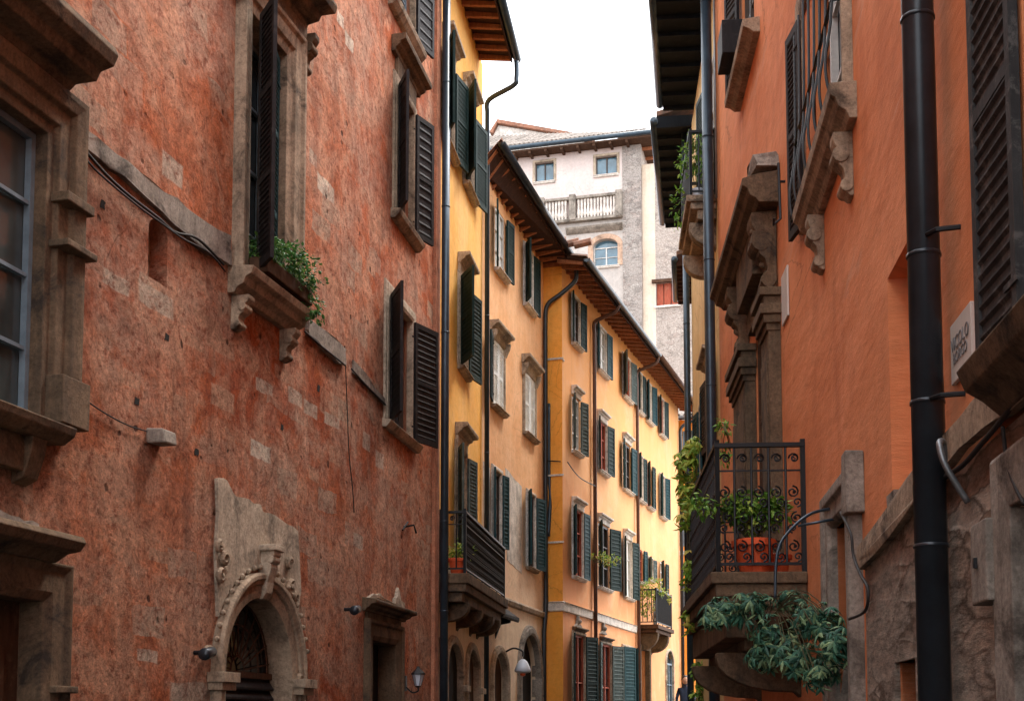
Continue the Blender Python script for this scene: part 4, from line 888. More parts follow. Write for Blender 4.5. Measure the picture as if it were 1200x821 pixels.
for i, x in enumerate(g4): ops.append(op(**x, depth=.06 if i != 3 else .3, **({'rise': .35} if i == 4 else {})))
wall(H4, B3, 0, B3.L, -.3, 11.62, ops, 'amber', uvo=(60, 0))
wall(H4, B3S, 0, B3S.L, -.3, 11.62, [], 'orange', 'side_wall', uvo=(70, 0))  # deeper orange puts this end wall's shade into the plaster colour
body(H4, B3, 11.62, 8, 'amber', t=-.8, s0=.02)
for ri, ci, d_ in wins:
    arch = ri >= 1 and ci < 3
    jit_ = (ri*7+ci*3) % 5
    sl, sr = [165, 155, 160, 168, 158][jit_], [174, 176, 168, 172, 162][(jit_+2) % 5]
    half = ri == 2 and ci == 2
    window(H4, B3, **d_, shut=shk[(ci+ri*2) % 6], shl=sl, shr=sr, sill='white_trim', frame=['frame_d', 'frame_w', 'redwood'][(ci+ri) % 3], glass='glass', pitch=.085, surround='white_trim' if (ri+ci) % 2 == 0 or ri == 0 else None, sw=.35,
           cornice='white_trim' if arch else None, corz=.1, corh=.12, cord=.14, corw=.08, curtain=(ri*2+ci) % 5 == 1, ht=.05)
for i, x in enumerate(g4):
    if i < 3: window(H4, B3, x['a'], x['b'], 0.5, x['z1'], .06, shut=['green', 'greyblue', 'teal'][i], shl=165 if i == 0 else (170 if i == 1 else 20), shr=160 if i < 2 else 25, frame='redwood', surround='stone_l', sw=.5, pitch=.085, cornice='stone_d' if i < 2 else None, corz=.06, corh=.09, cord=.12, corw=.05, rails=2)
    elif i == 3:
        db = MB(); db.box(B3, x['a'], x['b'], -.3, -.25, 0, x['z1']); db.box(B3, x['a']+.1, x['b']-.1, -.25, -.235, .3, 2.6); dr = db.build('door', 'wood', H4); MB().sweep(B3, [(x['a'], 0), (x['a'], x['z1']), (x['b'], x['z1']), (x['b'], 0)], scaled(SURR, 1.2, 1.5)).build('surround', 'stone_d', dr, jit=.004)
    else: window(H4, B3, **x, depth=.06, rise=.35, surround='stone_l', sw=.6, frame='frame_b')
for a_ in (cols[0][0]+.3, cols[1][0]+.3): 
    pb = MB(); pb.poly(B3, [(a_-.28, 3.82), (a_-.1, 3.9), (a_-.04, 4.08), (a_+.04, 4.08), (a_+.1, 3.9), (a_+.28, 3.82)], .003, .06); pb.ball(B3.P(a_, .06, 3.95), .06, 8); pb.build('crest_ornament', 'stone_g', H4, jit=.008)
MB().prism(B3, [(.002, 4.08), (.04, 4.1), (.045, 4.26), (.07, 4.28), (.002, 4.3)], 0, 7.0).build('string_course', 'white_trim', H4, jit=.003)
MB().prism(B3S, [(.002, 4.08), (.04, 4.1), (.045, 4.26), (.07, 4.28), (.002, 4.3)], 0, B3S.L+.04).build('string_course', 'white_trim', H4, jit=.003)
MB().prism(B3, [(.002, 9.52), (.03, 9.53), (.03, 9.56), (.002, 9.57)], 0, .1).build('moulding', 'white_trim', H4)
for z_ in (9.55, 7.0, 5.55): MB().box(B3S, 0, B3S.L+.03, .002, .03, z_, z_+.04).build('moulding', 'white_trim', H4)
eave(H4, B3, 11.56, -.4, 6.95, .62, .12, back=4.2, gut='metal', raf='rafter'); eave(H4, B3, 11.58, 7.05, B3.L+.25, .62, .12, back=4.2, gut='copperpipe')
tb = MB()
for k in range(9):
    c = B3.P(-.75+random.uniform(-.1, .1), .5-.28*k, 11.72+.07*k+random.uniform(-.02, .05)); tb.tube([c, c+Vector((.35, -.1, .05))], .08, 7)
tb.build('ridge_tile', 'tile', H4, smooth=False)
for s_, mt in ((2.45, 'copperpipe'), (6.95, 'copperpipe')):
    downpipe(H4, smooth_path([B3.P(s_, .68, 11.45), B3.P(s_, .58, 11.3), B3.P(s_, .3, 11.2), B3.P(s_, .09, 11.1), B3.P(s_, .08, 10.85)], 5)+[B3.P(s_, .08, 0)], .045, mt, [B3.P(s_, .08, z) for z in (9.9, 8.1, 6.2, 4.4, 2.8)])
e = B3.L
downpipe(H4, smooth_path([B3.P(e+.1, .68, 11.45), B3.P(e+.1, .6, 11.25), B3.P(e, .25, 11.1), B3.P(e-.08, .08, 10.9), B3.P(e-.08, .08, 10.5)], 5)+[B3.P(e-.08, .08, 0)], .05, 'metal', [B3.P(e-.08, .08, z) for z in (9, 6.5, 4.2)])
bs0, _ = un(747, 730); bs1 = un(789, 740, .55)[0]
balcony(H4, B3, bs0, bs1, 4.33, .55, .95, 'wood', [(4.22, 4.33, .57, .03), (4.12, 4.22, .5, -.04)], (bs0+.3, bs1-.4), step=.09, step_end=.11, ornate=0, ornate_end=0, consmat='stone_d', consh=.4)
bush('balcony_plant', B3.P(bs0+.7, .3, 4.4), [(B3.P(bs0+.5, .3, 5.35), (.45, .28, .22)), (B3.P(bs0+1.6, .35, 5.2), (.4, .2, .15)), (B3.P(bs0+.2, .2, 5.0), (.2, .2, .5))], 700, .10, .04, M['leaf_y'], 'yellow-green plant spilling over the small dark balcony of the amber house', 'plant')
bush('wall_sprig', B3.P(2.3, .1, 5.4), [(B3.P(2.1, .2, 5.5), (.35, .15, .07)), (B3.P(3.0, .3, 5.52), (.35, .2, .08))], 200, .1, .03, M['leaf_y'], 'small yellow-green sprig beside the first brown pipe of the amber house', 'plant', stems=8)

#==================================================================== FAR ORANGE HOUSE
def front(x0, y0, x1, y1): return Fac((x0, y0), (x1, y1), 1)
YF = 44.; FO = front(rat(788, 600)*YF, YF, rat(850, 600)*YF, YF-.6)
H5 = thing('town_house', (FO.P0[0]+1, YF+3, 0), 'small bright orange house closing the far end of the street beneath the tower', 'house')
un = FO.un
fw = [dict(a=un(795, 230)[0]+0, b=un(803, 230)[0], z0=un(798, 722)[1], z1=un(798, 685)[1]), dict(a=un(800, 530)[0], b=un(810, 530)[0], z0=un(800, 545)[1], z1=un(800, 505)[1]), dict(a=un(800, 600)[0], b=un(808, 600)[0], z0=un(800, 640)[1], z1=un(800, 606)[1])]
zt = un(800, 492)[1]
wall(H5, FO, 0, FO.L, .5, zt, [op(**x) for x in fw], 'orange', uvo=(90, 0)); body(H5, FO, zt, 6, 'orange')
for x in fw: window(H5, FO, **x, shut='greyblue', shl=165, shr=165, frame='frame_b', glass='glass_b', pitch=.1)
eave(H5, FO, zt, -.1, FO.L, .7, .15, back=3.2, gut='zinc', tile='tile_g')
MB().prism(FO, [(.002, un(800, 650)[1]), (.06, un(800, 650)[1]), (.06, un(800, 645)[1]), (.002, un(800, 645)[1])], 0, FO.L).build('string_course', 'white_trim', H5)
downpipe(H5, [FO.P(un(794, 600)[0], .08, zt-.1), FO.P(un(794, 600)[0], .08, 1)], .07, 'metal_b', [FO.P(un(794, 600)[0], .08, z) for z in (5, 7, 3.4)])

#==================================================================== TOWER
C_ = (rat(753, 400)*60, 60.); dT = Vector((.968, -.252)); P_ = (C_[0]-dT.x*9.6, C_[1]-dT.y*9.6)
TF = Fac(P_, C_, 1); mS = .252/.968; TS = Fac(C_, (C_[0]+.2425*22, C_[1]+.970*22), 1); TS.n = (-.970*-1 if 0 else .97, -.2425)
TS = Fac(C_, (C_[0]+.2425*22, C_[1]+.970*22), 1)
H6 = thing('tower_house', (C_[0]-4, C_[1]+4, 0), 'tall pale pink and grey stone house with balustrade rising behind the street', 'house')
un = TF.un
def rect(F, u0, v0, u1, v1): a, zb = F.un(u0, v0); b, _ = F.un(u1, v0); _, za = F.un(u0, v1); return dict(a=a, b=b, z0=za, z1=zb)
def PXY(u, Y): return (rat(u, 400)*Y, Y)
tw = [rect(TF, 627, 191, 649, 214), rect(TF, 698, 184, 723, 206), rect(TF, 695, 281, 724, 313)]
ze = un(735, 164)[1]; sp, _ = un(730, 300); zbal = un(700, 256)[1]; zled = un(700, 266)[1]
wall(H6, TF, 0, sp, zbal, ze, [op(**x, depth=.2) for x in tw[:2]], 'pinkwhite', uvo=(0, 30))
wall(H6, TF, 0, sp, -.3, zbal, [op(**tw[2], depth=.3, rise=.35)], 'greyrender', 'lower_wall', uvo=(0, 30))
wall(H6, TF, sp, TF.L, -.3, ze, [], 'greystone', 'corner_pier', t=.04, uvo=(0, 30)); MB().box(TF, sp-.005, sp+.0, -.02, .04, 0, ze).build('pier_edge', 'greyrender', H6)
body(H6, TF, ze, 9, 'greyrender', s1=TF.L-.8)
for i, x in enumerate(tw): window(H6, TF, **x, depth=(.2, .2, .3)[i], frame='frame_d' if i < 2 else 'frame_w', glass='glass_b', bars=1 if i == 2 else 0, surround='stone_l' if i < 2 else 'pblock', sw=.9 if i < 2 else 1.8, rise=.35 if i == 2 else 0, sill='white_trim', sillh=.12)
# balustrade
b0, _ = un(632, 240); b1_, _ = un(729, 240); z0_ = zbal+.02; z1_ = un(700, 230)[1]
bm_ = MB(); bm_.box(TF, b0, b1_, .003, .3, z1_-.14, z1_); bm_.box(TF, b0, b1_, .003, .28, z0_-.15, z0_)
for c in (b0+.15, un(672, 240)[0], b1_-.12): bm_.box(TF, c-.16, c+.16, .01, .34, z0_-.1, z1_+.1)
bl = bm_.build('balustrade', 'stone_g', H6, bevel=.02, jit=.01)
n = 22
for i in range(n):
    s_ = b0+.4+(b1_-b0-.6)*i/n
    if abs(s_-un(672, 240)[0]) < .22: continue
    MB().lathe(TF.P(s_, .15, z0_), [(.06, 0), (.05, .06), (.09, .22), (.05, .5), (.07, z1_-z0_-.15)], 8).build('baluster', 'white_trim', bl)
MB().prism(TF, [(.003, zled-.28), (.12, zled-.22), (.28, zled-.1), (.34, zled), (.003, zled+.05)], un(664, 266)[0], sp+.02).build('ledge', 'stone_g', H6, bevel=.02, jit=.02)
# side face
un = TS.un
tsw = [rect(TS, 763, 236, 768, 257)]
wall(H6, TS, 0, TS.L, -.3, ze, [op(**x, depth=.2) for x in tsw], 'palestone', 'side_wall', uvo=(40, 30))
body(H6, TS, ze-.1, 9, 'palestone', s0=.4)
Wc = PXY(754, 60.25); WF = Fac(Wc, (Wc[0]+dT.x*9, Wc[1]+dT.y*9), 1); zw_ = WF.un(780, 190)[1]
x = rect(WF, 769, 332, 795, 359)
sc4 = WF.un(768, 300)[0]; x2 = rect(WF, 763, 237, 769, 257)
wall(H6, WF, 0, sc4, -.3, zw_, [], 'creamwall', 'wing_wall', uvo=(40, 30)); wall(H6, WF, max(sc4, 0), WF.L, -.3, zw_, [op(**x, depth=.2)], 'palestone', 'wing_wall', uvo=(40, 30))
x['a'] = max(x['a'], sc4+.02); body(H6, WF, zw_, 9, 'palestone', t=-.9)
db = MB(); n = 3
for k in range(n): db.box(WF, x['a']+(x['b']-x['a'])*k/n+.01, x['a']+(x['b']-x['a'])*(k+1)/n-.03, -.2, -.14+.01*k, x['z0'], x['z1'])
rd = db.build('boarded_window', 'redwood', H6); MB().box(WF, x['a']-.2, x['b']+.2, .003, .14, x['z1'], x['z1']+.16).build('lintel', 'wood', rd, jit=.02)
MB().box(WF, x['a']-.1, x['b']+.1, .003, .08, x['z0']-.1, x['z0']).build('sill', 'white_trim', rd, jit=.02)
window(H6, TS, **tsw[0], depth=.2, sill='stone_l', bars=0, mull=0)
# roof: hipped, grey tiles, deep dark eave
rf = MB(); ov = .75
q = lambda F, s, t, z: F.P(s, t, z)
A_ = TF.P(-.5, ov, ze-.05); B_ = TF.P(TF.L+ov, ov, ze-.05); Cc = TS.P(TS.L, ov, ze-.05); 
R1_ = TF.P(-.5, -5, ze+3.5); R2_ = TF.P(TF.L-2.0, -5, ze+2.8); R3_ = TS.P(TS.L, -5, ze+2.6)
up = Vector((0, 0, .16))
rf.add([A_, B_, R2_, R1_, Cc, R3_, A_-up, B_-up, Cc-up], [(0, 1, 2, 3), (1, 4, 5, 2), (0, 6, 7, 1), (1, 7, 8, 4)])
rt = rf.build('roof', 'tile_g', H6)
tt = MB()
for i in range(46):
    s_ = -.4+(TF.L+ov)*i/45; p0 = TF.P(s_, ov+.02, ze+.0); p1 = p0.lerp(TF.P(min(s_, TF.L-2), -5, ze+3.55-.7*min(1, max(0, s_+.5)/(TF.L-1.5))), .96 if s_ < TF.L-2 else max(.05, .96*(TF.L+ov-s_)/(2+ov))); tt.tube([p0+Vector((0, 0, .03)), p0.lerp(p1, .3)+Vector((0, 0, random.uniform(.0, .06))), p0.lerp(p1, .6)+Vector((0, 0, random.uniform(0, .06))), p1+Vector((0, 0, .03))], .07, 6)
tt.build('roof_tile_row', 'tile_g', rt)
sf = MB(); sf.box(TF, -.4, TF.L+ov-.02, .003, ov-.02, ze-.3, ze-.22); sf.box(TS, .0, TS.L, .003, ov-.02, ze-.3, ze-.225); sf.build('soffit', 'wood', rt)
for i in range(12): s_ = .2+TF.L*i/12; MB().box(TF, s_-.06, s_+.06, .004, ov-.05, ze-.42, ze-.302).build('rafter', 'wood', rt)
for i in range(20): s_ = .4+TS.L*i/20; MB().box(TS, s_-.06, s_+.06, .004, ov-.05, ze-.42, ze-.302).build('rafter', 'rafter', rt)
gm = MB(); gm.tube([TF.P(-.5, ov+.05, ze-.1), TF.P(TF.L+ov, ov+.05, ze-.1)], .11, 8); gm.tube([TF.P(TF.L+ov, ov+.05, ze-.1), TS.P(TS.L, ov+.05, ze-.1)], .1, 8)
gm.build('gutter', 'metal_b', H6, smooth=True)
# white gabled house behind the tower's left side
Yg = 72.; GF = front(rat(578, 170)*Yg, Yg, rat(690, 170)*Yg, Yg-1)
H7 = thing('town_house', (GF.P0[0]+2, Yg+3, 0), 'white gable end with old tiled ridge behind the left of the tower roof', 'house')
z_a = GF.un(583, 147)[1]; z_b = GF.un(680, 158)[1]
gb = MB(); gb.poly(GF, [(0, 0), (GF.L, 0), (GF.L, z_b-.6), (GF.L*.8, z_b-.1), (.3, z_a), (0, z_a-.6)], -6, 0); gb.build('gable_wall', 'white_trim', H7)
gb = MB(); gb.poly(GF, [(0, z_a-.55), (.3, z_a+.03), (GF.L*.8, z_b-.08), (GF.L+.3, z_b-.6), (GF.L+.3, z_b-.4), (GF.L*.8, z_b+.12), (.3, z_a+.25), (-.2, z_a-.45)], -6.2, .25); gb.build('roof', 'tile', H7, jit=.04)

#==================================================================== R1 TERRACOTTA HOUSE (right foreground)
H8 = thing('town_house', (r1[0]+3, r1[1], 0), 'smooth terracotta orange house filling the right foreground over an old stone base', 'house')
un = R1A.un
def sp2(F, u0, u1, v): return sorted((F.un(u0, v)[0], F.un(u1, v)[0]))
rc = dict(a=un(1095, 420)[0]+.0, b=un(1040, 332)[0], z0=2.92, z1=4.22)
dr_ = dict(a=un(1003, 600)[0], b=un(982, 600)[0]+.05, z0=0, z1=3.1)
s_rw = un(1148, 400)[0]
rw0 = dict(a=s_rw-1.95, b=s_rw-.72, z0=3.0, z1=5.2)
rw1 = dict(a=un(1000, 40)[0]+.25, b=un(935, 200)[0]-.75, z0=5.86, z1=7.7)
hole = dict(a=un(1080, 790)[0], b=un(1055, 790)[0], z0=.9, z1=2.0); dnear = dict(a=un(1185, 600)[0]-1.25, b=un(1185, 600)[0]-.22, z0=0, z1=2.45)
opsR = [op(**rc, depth=.14), op(**dr_, depth=.3), op(**rw0, depth=.1), op(**rw1, depth=.1), op(**hole, depth=.3), op(**dnear, depth=.3)]
back_ = [op(s_rw-5-k*2.6, s_rw-4-k*2.6, 3.0, 5.0, .2) for k in range(3)]
wall(H8, R1A, 0, R1A.L, 2.78, 12.6, opsR+back_, 'terra', uvo=(0, 0))
st_s = un(1020, 700)[0]
wall(H8, R1A, st_s, R1A.L, -.3, 2.78, [op(**dr_, depth=.3)], 'terra', 'lower_wall')
wall(H8, R1A, 0, st_s, -.3, 2.78, [op(**hole, depth=.3), op(**dnear, depth=.3)], 'rubble', 'stone_base', t=.03)
for x in back_: window(H8, R1A, x['a'], x['b'], x['z0'], x['z1'], .2, shut='greysh', shl=172, shr=172, sill='stone')
body(H8, R1A, 12.6, 8, 'terra')
MB().box(R1A, rc['a'], rc['b'], -.17, -.145, rc['z0'], rc['z1']).build('recess_back', 'terra', H8)
rb = MB(); rb.box(R1A, rc['b']-.22, rc['b'], -.14, .03, 2.86, 2.95); rb.build('recess_sill', 'stone_g', H8, jit=.01)
bp = [un(1018, 642), un(1080, 560), un(1120, 515), un(1160, 470), (un(1200, 425)[0], 3.0), (2, 3.0), (2, 2.78), (un(1200, 460)[0], 2.8), un(1160, 512), un(1120, 556), un(1082, 598), un(1020, 668)]
MB().poly(R1A, ragged([(a, z) for a, z in bp], 3, .012, 8), .035, .075).build('stone_band', 'stone', H8, jit=.012)
MB().box(R1A, hole['a'], hole['b'], -.3, -.28, hole['z0'], hole['z1']).build('hole_shade_back', 'dark', H8)  # near-black sheet paints the shadow inside the hole
db = MB(); db.box(R1A, dnear['a'], dnear['b'], -.3, -.26, 0, dnear['z1']); dn = db.build('door', 'wood', H8)
MB().sweep(R1A, [(dnear['a'], 0), (dnear['a'], dnear['z1']), (dnear['b'], dnear['z1']), (dnear['b'], 0)][::1], [(0, -.0), (0, .07), (.2, .085), (.22, .07), (.22, 0)]).build('surround', 'stone_g', dn, jit=.006, bevel=.006)
# small door surround + door
db = MB(); db.box(R1A, dr_['a'], dr_['b'], -.3, -.25, 0, 3.1); dd = db.build('door', 'wood', H8)
sb = MB().sweep(R1A, [(dr_['a'], 0), (dr_['a'], 3.1), (dr_['b'], 3.1), (dr_['b'], 0)], [(0, -.28), (0, .04), (.03, .07), (.14, .07), (.16, .1), (.24, .1), (.24, -.02)]); sb.build('surround', 'stone_g', dd, bevel=.008, jit=.012)
MB().box(R1A, dr_['a']-.36, dr_['a']-.2, .0, .12, 3.02, 3.42).build('surround_lug', 'stone_g', dd, jit=.015, bevel=.01)
# near window with grey shutters and ledge
wn0 = window(H8, R1A, **rw0, depth=.1, frame='frame_b', glass='glass_g', shut='greysh', shl=160, shr=178, pitch=.06, shw=.52, ht=.03, rails=1)
e_ = un(1135, 478, .2)[0]
MB().prism(R1A, [(-.09, 3.0), (-.09, 2.9), (.003, 2.82), (.08, 2.80), (.14, 2.86), (.2, 2.9), (.23, 2.98), (.02, 3.01)], rw0['a']-.3, e_+.05, ret=.1).build('sill', 'stone_d', wn0, bevel=.008, jit=.006)
# upper window on stone ledge
wn1 = window(H8, R1A, **rw1, depth=.1, frame='frame_w', glass='glass', shut='brownsh', shr=170, shl=None, pitch=.05, ht=.06, shw=.36)
MB().sweep(R1A, [(rw1['a'], rw1['z0']), (rw1['a'], rw1['z1']), (rw1['b'], rw1['z1']), (rw1['b'], rw1['z0'])], [(-.004, -.09), (-.004, .04), (.1, .06), (.2, .07), (.22, -.0)]).build('surround', 'stone', wn1, bevel=.006)
la = un(1003, 46)[0]; lb = un(929, 227, .17)[0]
sb = MB().prism(R1A, [(-.09, 5.86), (-.09, 5.8), (0, 5.62), (.05, 5.62), (.07, 5.67), (.12, 5.7), (.14, 5.76), (.17, 5.78), (.18, 5.86), (.02, 5.87)], la, lb, ret=.05)
for c in (la+.28, lb-.5): scroll_bracket(sb, R1A, c, 5.62, .15, .44, .13)
sb.build('ledge', 'stone', wn1, bevel=.006, jit=.004)
gr = MB(); g0, g1 = rw1['a']+.0, rw1['b']+.1     # bulging iron window guard
for i in range(8):
    s_ = g0+(g1-g0)*i/7; gr.tube(smooth_path([R1A.P(s_, .06, 5.9), R1A.P(s_, .13, 5.98), R1A.P(s_, .15, 6.2), R1A.P(s_, .10, 6.6), R1A.P(s_, .09, 7.6)], 4), .011, 5)
for z_, t_ in ((5.97, .13), (6.62, .10)): gr.tube([R1A.P(g0, .02, z_), R1A.P(g0, t_, z_), R1A.P(g1, t_, z_), R1A.P(g1, .02, z_)], .014, 5)
gr.build('window_guard', 'iron', wn1)
# big near pipe
pa = R1A.un(1085, 400, .13)[0]
downpipe(H8, [R1A.P(pa, .13, 12.5), R1A.P(pa, .13, 0)], .072, 'metal', [R1A.P(pa, .13, z) for z in (2.45, 3.1, 3.78, 4.9, 6.2)])
for z_ in (3.85, 3.1, 5.25): jb = MB(); jb.tube([R1A.P(pa-.15, .0, z_), R1A.P(pa-.13, .1, z_), R1A.P(pa-.075, .13, z_)], .012, 6); jb.build('pipe_bracket', 'iron', H8)
cb = MB(); cb.tube(smooth_path([R1A.P(pa+.1, .04, 5.9), R1A.P(pa+.1, .05, 4.4), R1A.P(pa+.12, .06, 4.0), R1A.P(pa+.1, .07, 3.7), R1A.P(pa+.13, .04, 3.45), R1A.P(pa+.1, .04, 3.0)], 5), .009, 6); cb.tube(smooth_path([R1A.P(pa+.1, .05, 4.1), R1A.P(pa+.2, .05, 3.98), R1A.P(pa+.21, .05, 3.7), R1A.P(pa+.12, .05, 3.62)], 5), .006, 5)
single(cb, 'cable', 'cable', R1A.P(pa+.1, .04, 4), 'loose grey cable running beside the big black drainpipe of the terracotta house', 'cable', smooth=True)
# plaque with faded lettering
q = [un(1119, 385), un(1143, 357), un(1147, 420), un(1124, 452)]
pa0, pb0 = q[1][0]-.0, q[0][0]; zc = 3.31
pl = thing('wall_plaque', R1A.P((pa0+pb0)/2, 0, zc), 'pale marble plaque with faded street-name lettering right of the big black drainpipe', 'plaque')
MB().box(R1A, pa0, pb0, .003, .022, zc-.135, zc+.135).build('plate', 'marble', pl, bevel=.004)
def text_on(F, s, z, t, txt, size, parent, mat, dirsign):
    cu = bpy.data.curves.new('lettering', 'FONT'); cu.body = txt; cu.size = size; cu.extrude = .0015; cu.align_x = 'CENTER'; cu.align_y = 'CENTER'
    tmp = bpy.data.objects.new('lettering', cu); COL.objects.link(tmp); bpy.context.view_layer.update()
    me = bpy.data.meshes.new_from_object(tmp.evaluated_get(bpy.context.evaluated_depsgraph_get())); bpy.data.objects.remove(tmp)
    ob = bpy.data.objects.new('lettering', me); COL.objects.link(ob); me.materials.append(M[mat])
    ex = Vector((*F.d, 0))*dirsign; ez = Vector((0, 0, 1)); ey = ex.cross(ez)*-1
    nrm = Vector((*F.n, 0)); mat4 = Matrix((ex, ez, nrm)).transposed().to_4x4(); 
    ob.matrix_world = Matrix.Identity(4); me.transform(mat4); ob.parent = parent; ob.location = F.P(s, t, z)-parent_world(parent); return ob
text_on(R1A, (pa0+pb0)/2, zc+.03, .025, 'VICOLO', .085, pl, 'ink', -1); text_on(R1A, (pa0+pb0)/2, zc-.035, .025, 'BORGO', .07, pl, 'ink', -1)
# hook lamp, electric box, wires on the stone base
hb = MB(); a_, z_ = un(1118, 520, .1); hb.tube(smooth_path([R1A.P(a_, .05, z_-.25), R1A.P(a_-.02, .14, z_-.1), R1A.P(a_, .16, z_), R1A.P(a_+.06, .13, z_+.02), R1A.P(a_+.09, .12, z_-.05)], 5), .014, 8)
single(hb, 'pipe_hook', 'zinc', R1A.P(a_, .1, z_-.2), 'small bent grey metal spout on the stone base just right of the big drainpipe', 'metal spout', smooth=True)
a_, z_ = un(1166, 658, .05); eb = thing('meter_box', R1A.P(a_, .03, z_-.15), 'pale stone-grey meter cover on the old stone base at the right edge', 'meter box')
MB().box(R1A, a_-.1, a_+.13, .03, .11, z_-.16, z_+.16).build('cover', 'stone_g', eb, bevel=.008, jit=.004); MB().box(R1A, a_+.02, a_+.04, .112, .125, z_-.02, z_+.02).build('latch', 'iron', eb)
cb = MB(); cb.tube(smooth_path(wallpath(R1A, [(1200, 455), (1175, 490), (1150, 520), (1128, 545), (1105, 560)], .07)), .012, 6); cb.tube(smooth_path(wallpath(R1A, [(1175, 500), (1180, 540), (1190, 570), (1200, 590)], .07)), .008, 6)
single(cb, 'cable', 'cable', R1A.P(11.5+OFF, .07, 2.7), 'dusty black cable slanting under the stone band at the right edge', 'cable', smooth=True)

# far section of the terracotta house
un = R1B.un
na, nb = sp2(R1B, 915, 905, 363); fa, fb_ = sp2(R1B, 886, 870, 424); oa, ob_ = sp2(R1B, 903, 887, 440)
fa = max(fa, ob_-.05)
PD = dict(a=nb+.02, b=fa-.0, z0=2.98, z1=5.95)
la1, zl1 = un(868, 98); la0, _ = un(885, 0)
uw = dict(a=la0+.1, b=la1-.25, z0=9.22, z1=11.2)
gd = dict(a=4.3, b=5.2, z0=0, z1=2.1)
wall(H8, R1B, 0, R1B.L, -.3, 12.6, [op(**PD, depth=.07), op(**uw, depth=.08), op(**gd, depth=.3)], 'terra', uvo=(R1A.L, 0)); body(H8, R1B, 12.6, 8, 'terra')
MB().box(R1B, gd['a'], gd['b'], -.3, -.26, 0, 2.1).build('door', 'wood', H8)
pdw = window(H8, R1B, PD['a'], PD['b'], PD['z0'], PD['z1'], .07, frame='wood', glass='glass', mull=1, bars=2, name='balcony_door')
sb = MB()
for (x0, x1) in ((na, nb), (fa, fb_)):
    sb.box(R1B, x0+.02, x1-.02, .0, .12, 2.98, 5.45); sb.box(R1B, x0+.08, x1-.08, .12, .135, 3.3, 5.2)
    for z_, e in ((5.45, .0), (5.52, .03), (5.6, .06), (5.7, .03), (5.78, .07)): sb.box(R1B, x0-e+.01, x1+e-.01, 0, .14+e, z_, z_+.08 if z_ != 5.6 else z_+.1)
    sb.box(R1B, x0-.02, x1+.02, 0, .17, 2.98, 3.15)
sb.box(R1B, nb-.02, fa+.02, 0, .09, 5.95, 6.2)
sb.build('pilaster', 'stone_d', pdw, bevel=.01, jit=.005)
for (x0, x1) in ((na, nb), (fa, fb_)):
    kb = MB(); c = (x0+x1)/2; w_ = min(.34, x1-x0); scroll_bracket(kb, R1B, c, 6.68, w_*.8, .8, .26); 
    for k in range(5): kb.ball(R1B.P(c+random.uniform(-.05, .05), .22-.03*k, 6.5-.1*k), random.uniform(.03, .05), 7)
    kb.build('console', 'stone_d', pdw, bevel=.01, jit=.03)
cb = MB(); ca = na-.08; cbb = un(843, 328, .36)[0]
cb.prism(R1B, [(0, 6.70), (.2, 6.70), (.23, 6.74), (.29, 6.77), (.31, 6.83), (.36, 6.86), (.36, 6.93), (.2, 6.98), (0, 7.02)], ca, max(cbb, fb_+.2), ret=.1); cb.box(R1B, nb-.02, fa+.02, 0, .2, 6.2, 6.68)
cb.build('cornice', 'stone_d', pdw, bevel=.008, jit=.006)
MB().poly(R1B, ragged([(ca+.0, 7.03), (ca+.9, 7.05), (ca+.85, 7.16), (ca+.3, 7.13), (ca+.05, 7.2)], 3, .02, 4), .02, .25).build('broken_stone', 'stone_g', pdw, jit=.05)
# near-end balcony
bs0 = R1B.un(945, 600)[0]; bdepth = .80; bs1 = bs0+3.6
bx = balcony(H8, R1B, bs0, bs1, 2.96, bdepth, 1.12, 'stone_d', [(2.86, 2.96, .82, .04), (2.75, 2.86, .78, .0), (2.67, 2.75, .73, -.03), (2.40, 2.67, .69, -.06), (2.30, 2.40, .52, -.2)], (bs0+.5, bs1-.5), step=.12, step_end=.15, ornate=2, ornate_end=2, consh=.3)
# upper window of far part
w_u = window(H8, R1B, **uw, depth=.08, frame='frame_d', shut='brownsh', shl=None, shr=165, pitch=.06, ht=.05, shw=.4)
MB().prism(R1B, [(-.07, 9.22), (-.07, 9.1), (.0, 9.06), (.07, 9.06), (.12, 9.1), (.18, 9.12), (.19, 9.2), (.02, 9.23)], la0-.35, la1+.1, ret=.05).build('ledge', 'stone', w_u, bevel=.006, jit=.004)
bxm = MB(); bxm.box(R1B, (uw['a']+uw['b'])/2, uw['b'], .03, .3, 9.35, 9.75); 
bo = single(bxm, 'planter_box', 'brownsh', R1B.P(uw['b']-.2, .15, 9.35), 'dark planter box hung over the topmost right-hand stone ledge', 'planter', bevel=.01)
ar = MB(); ar.tube(smooth_path([R1B.P(uw['b']-.1, .32, 9.3), R1B.P(uw['b'], .36, 9.05), R1B.P(uw['b']-.05, .3, 8.9), R1B.P(uw['b'], .1, 8.95)], 5), .015, 6); ar.build('planter_arm', 'iron', bo) if 0 else None
# blank plaque, iron bar
a_, b_ = sp2(R1B, 925, 918, 345)
single(MB().box(R1B, a_, b_, .003, .02, un(921, 378)[1], un(921, 318)[1]), 'wall_plaque', 'marble', R1B.P(a_, .01, 5.3), 'blank pale plate on the terracotta wall right of the balcony doorway', 'plaque', bevel=.003)
a_, z_ = un(914, 225, .05); ib = MB(); ib.tube([R1B.P(a_, .06, z_+.28), R1B.P(a_, .05, z_-.26), R1B.P(a_-.04, .12, z_-.33), R1B.P(a_-.07, .12, z_-.28)], .014, 6); ib.tube([R1B.P(a_, 0, z_+.1), R1B.P(a_, .06, z_+.1)], .012, 6)
ib.build('iron_tie', 'iron', H8)
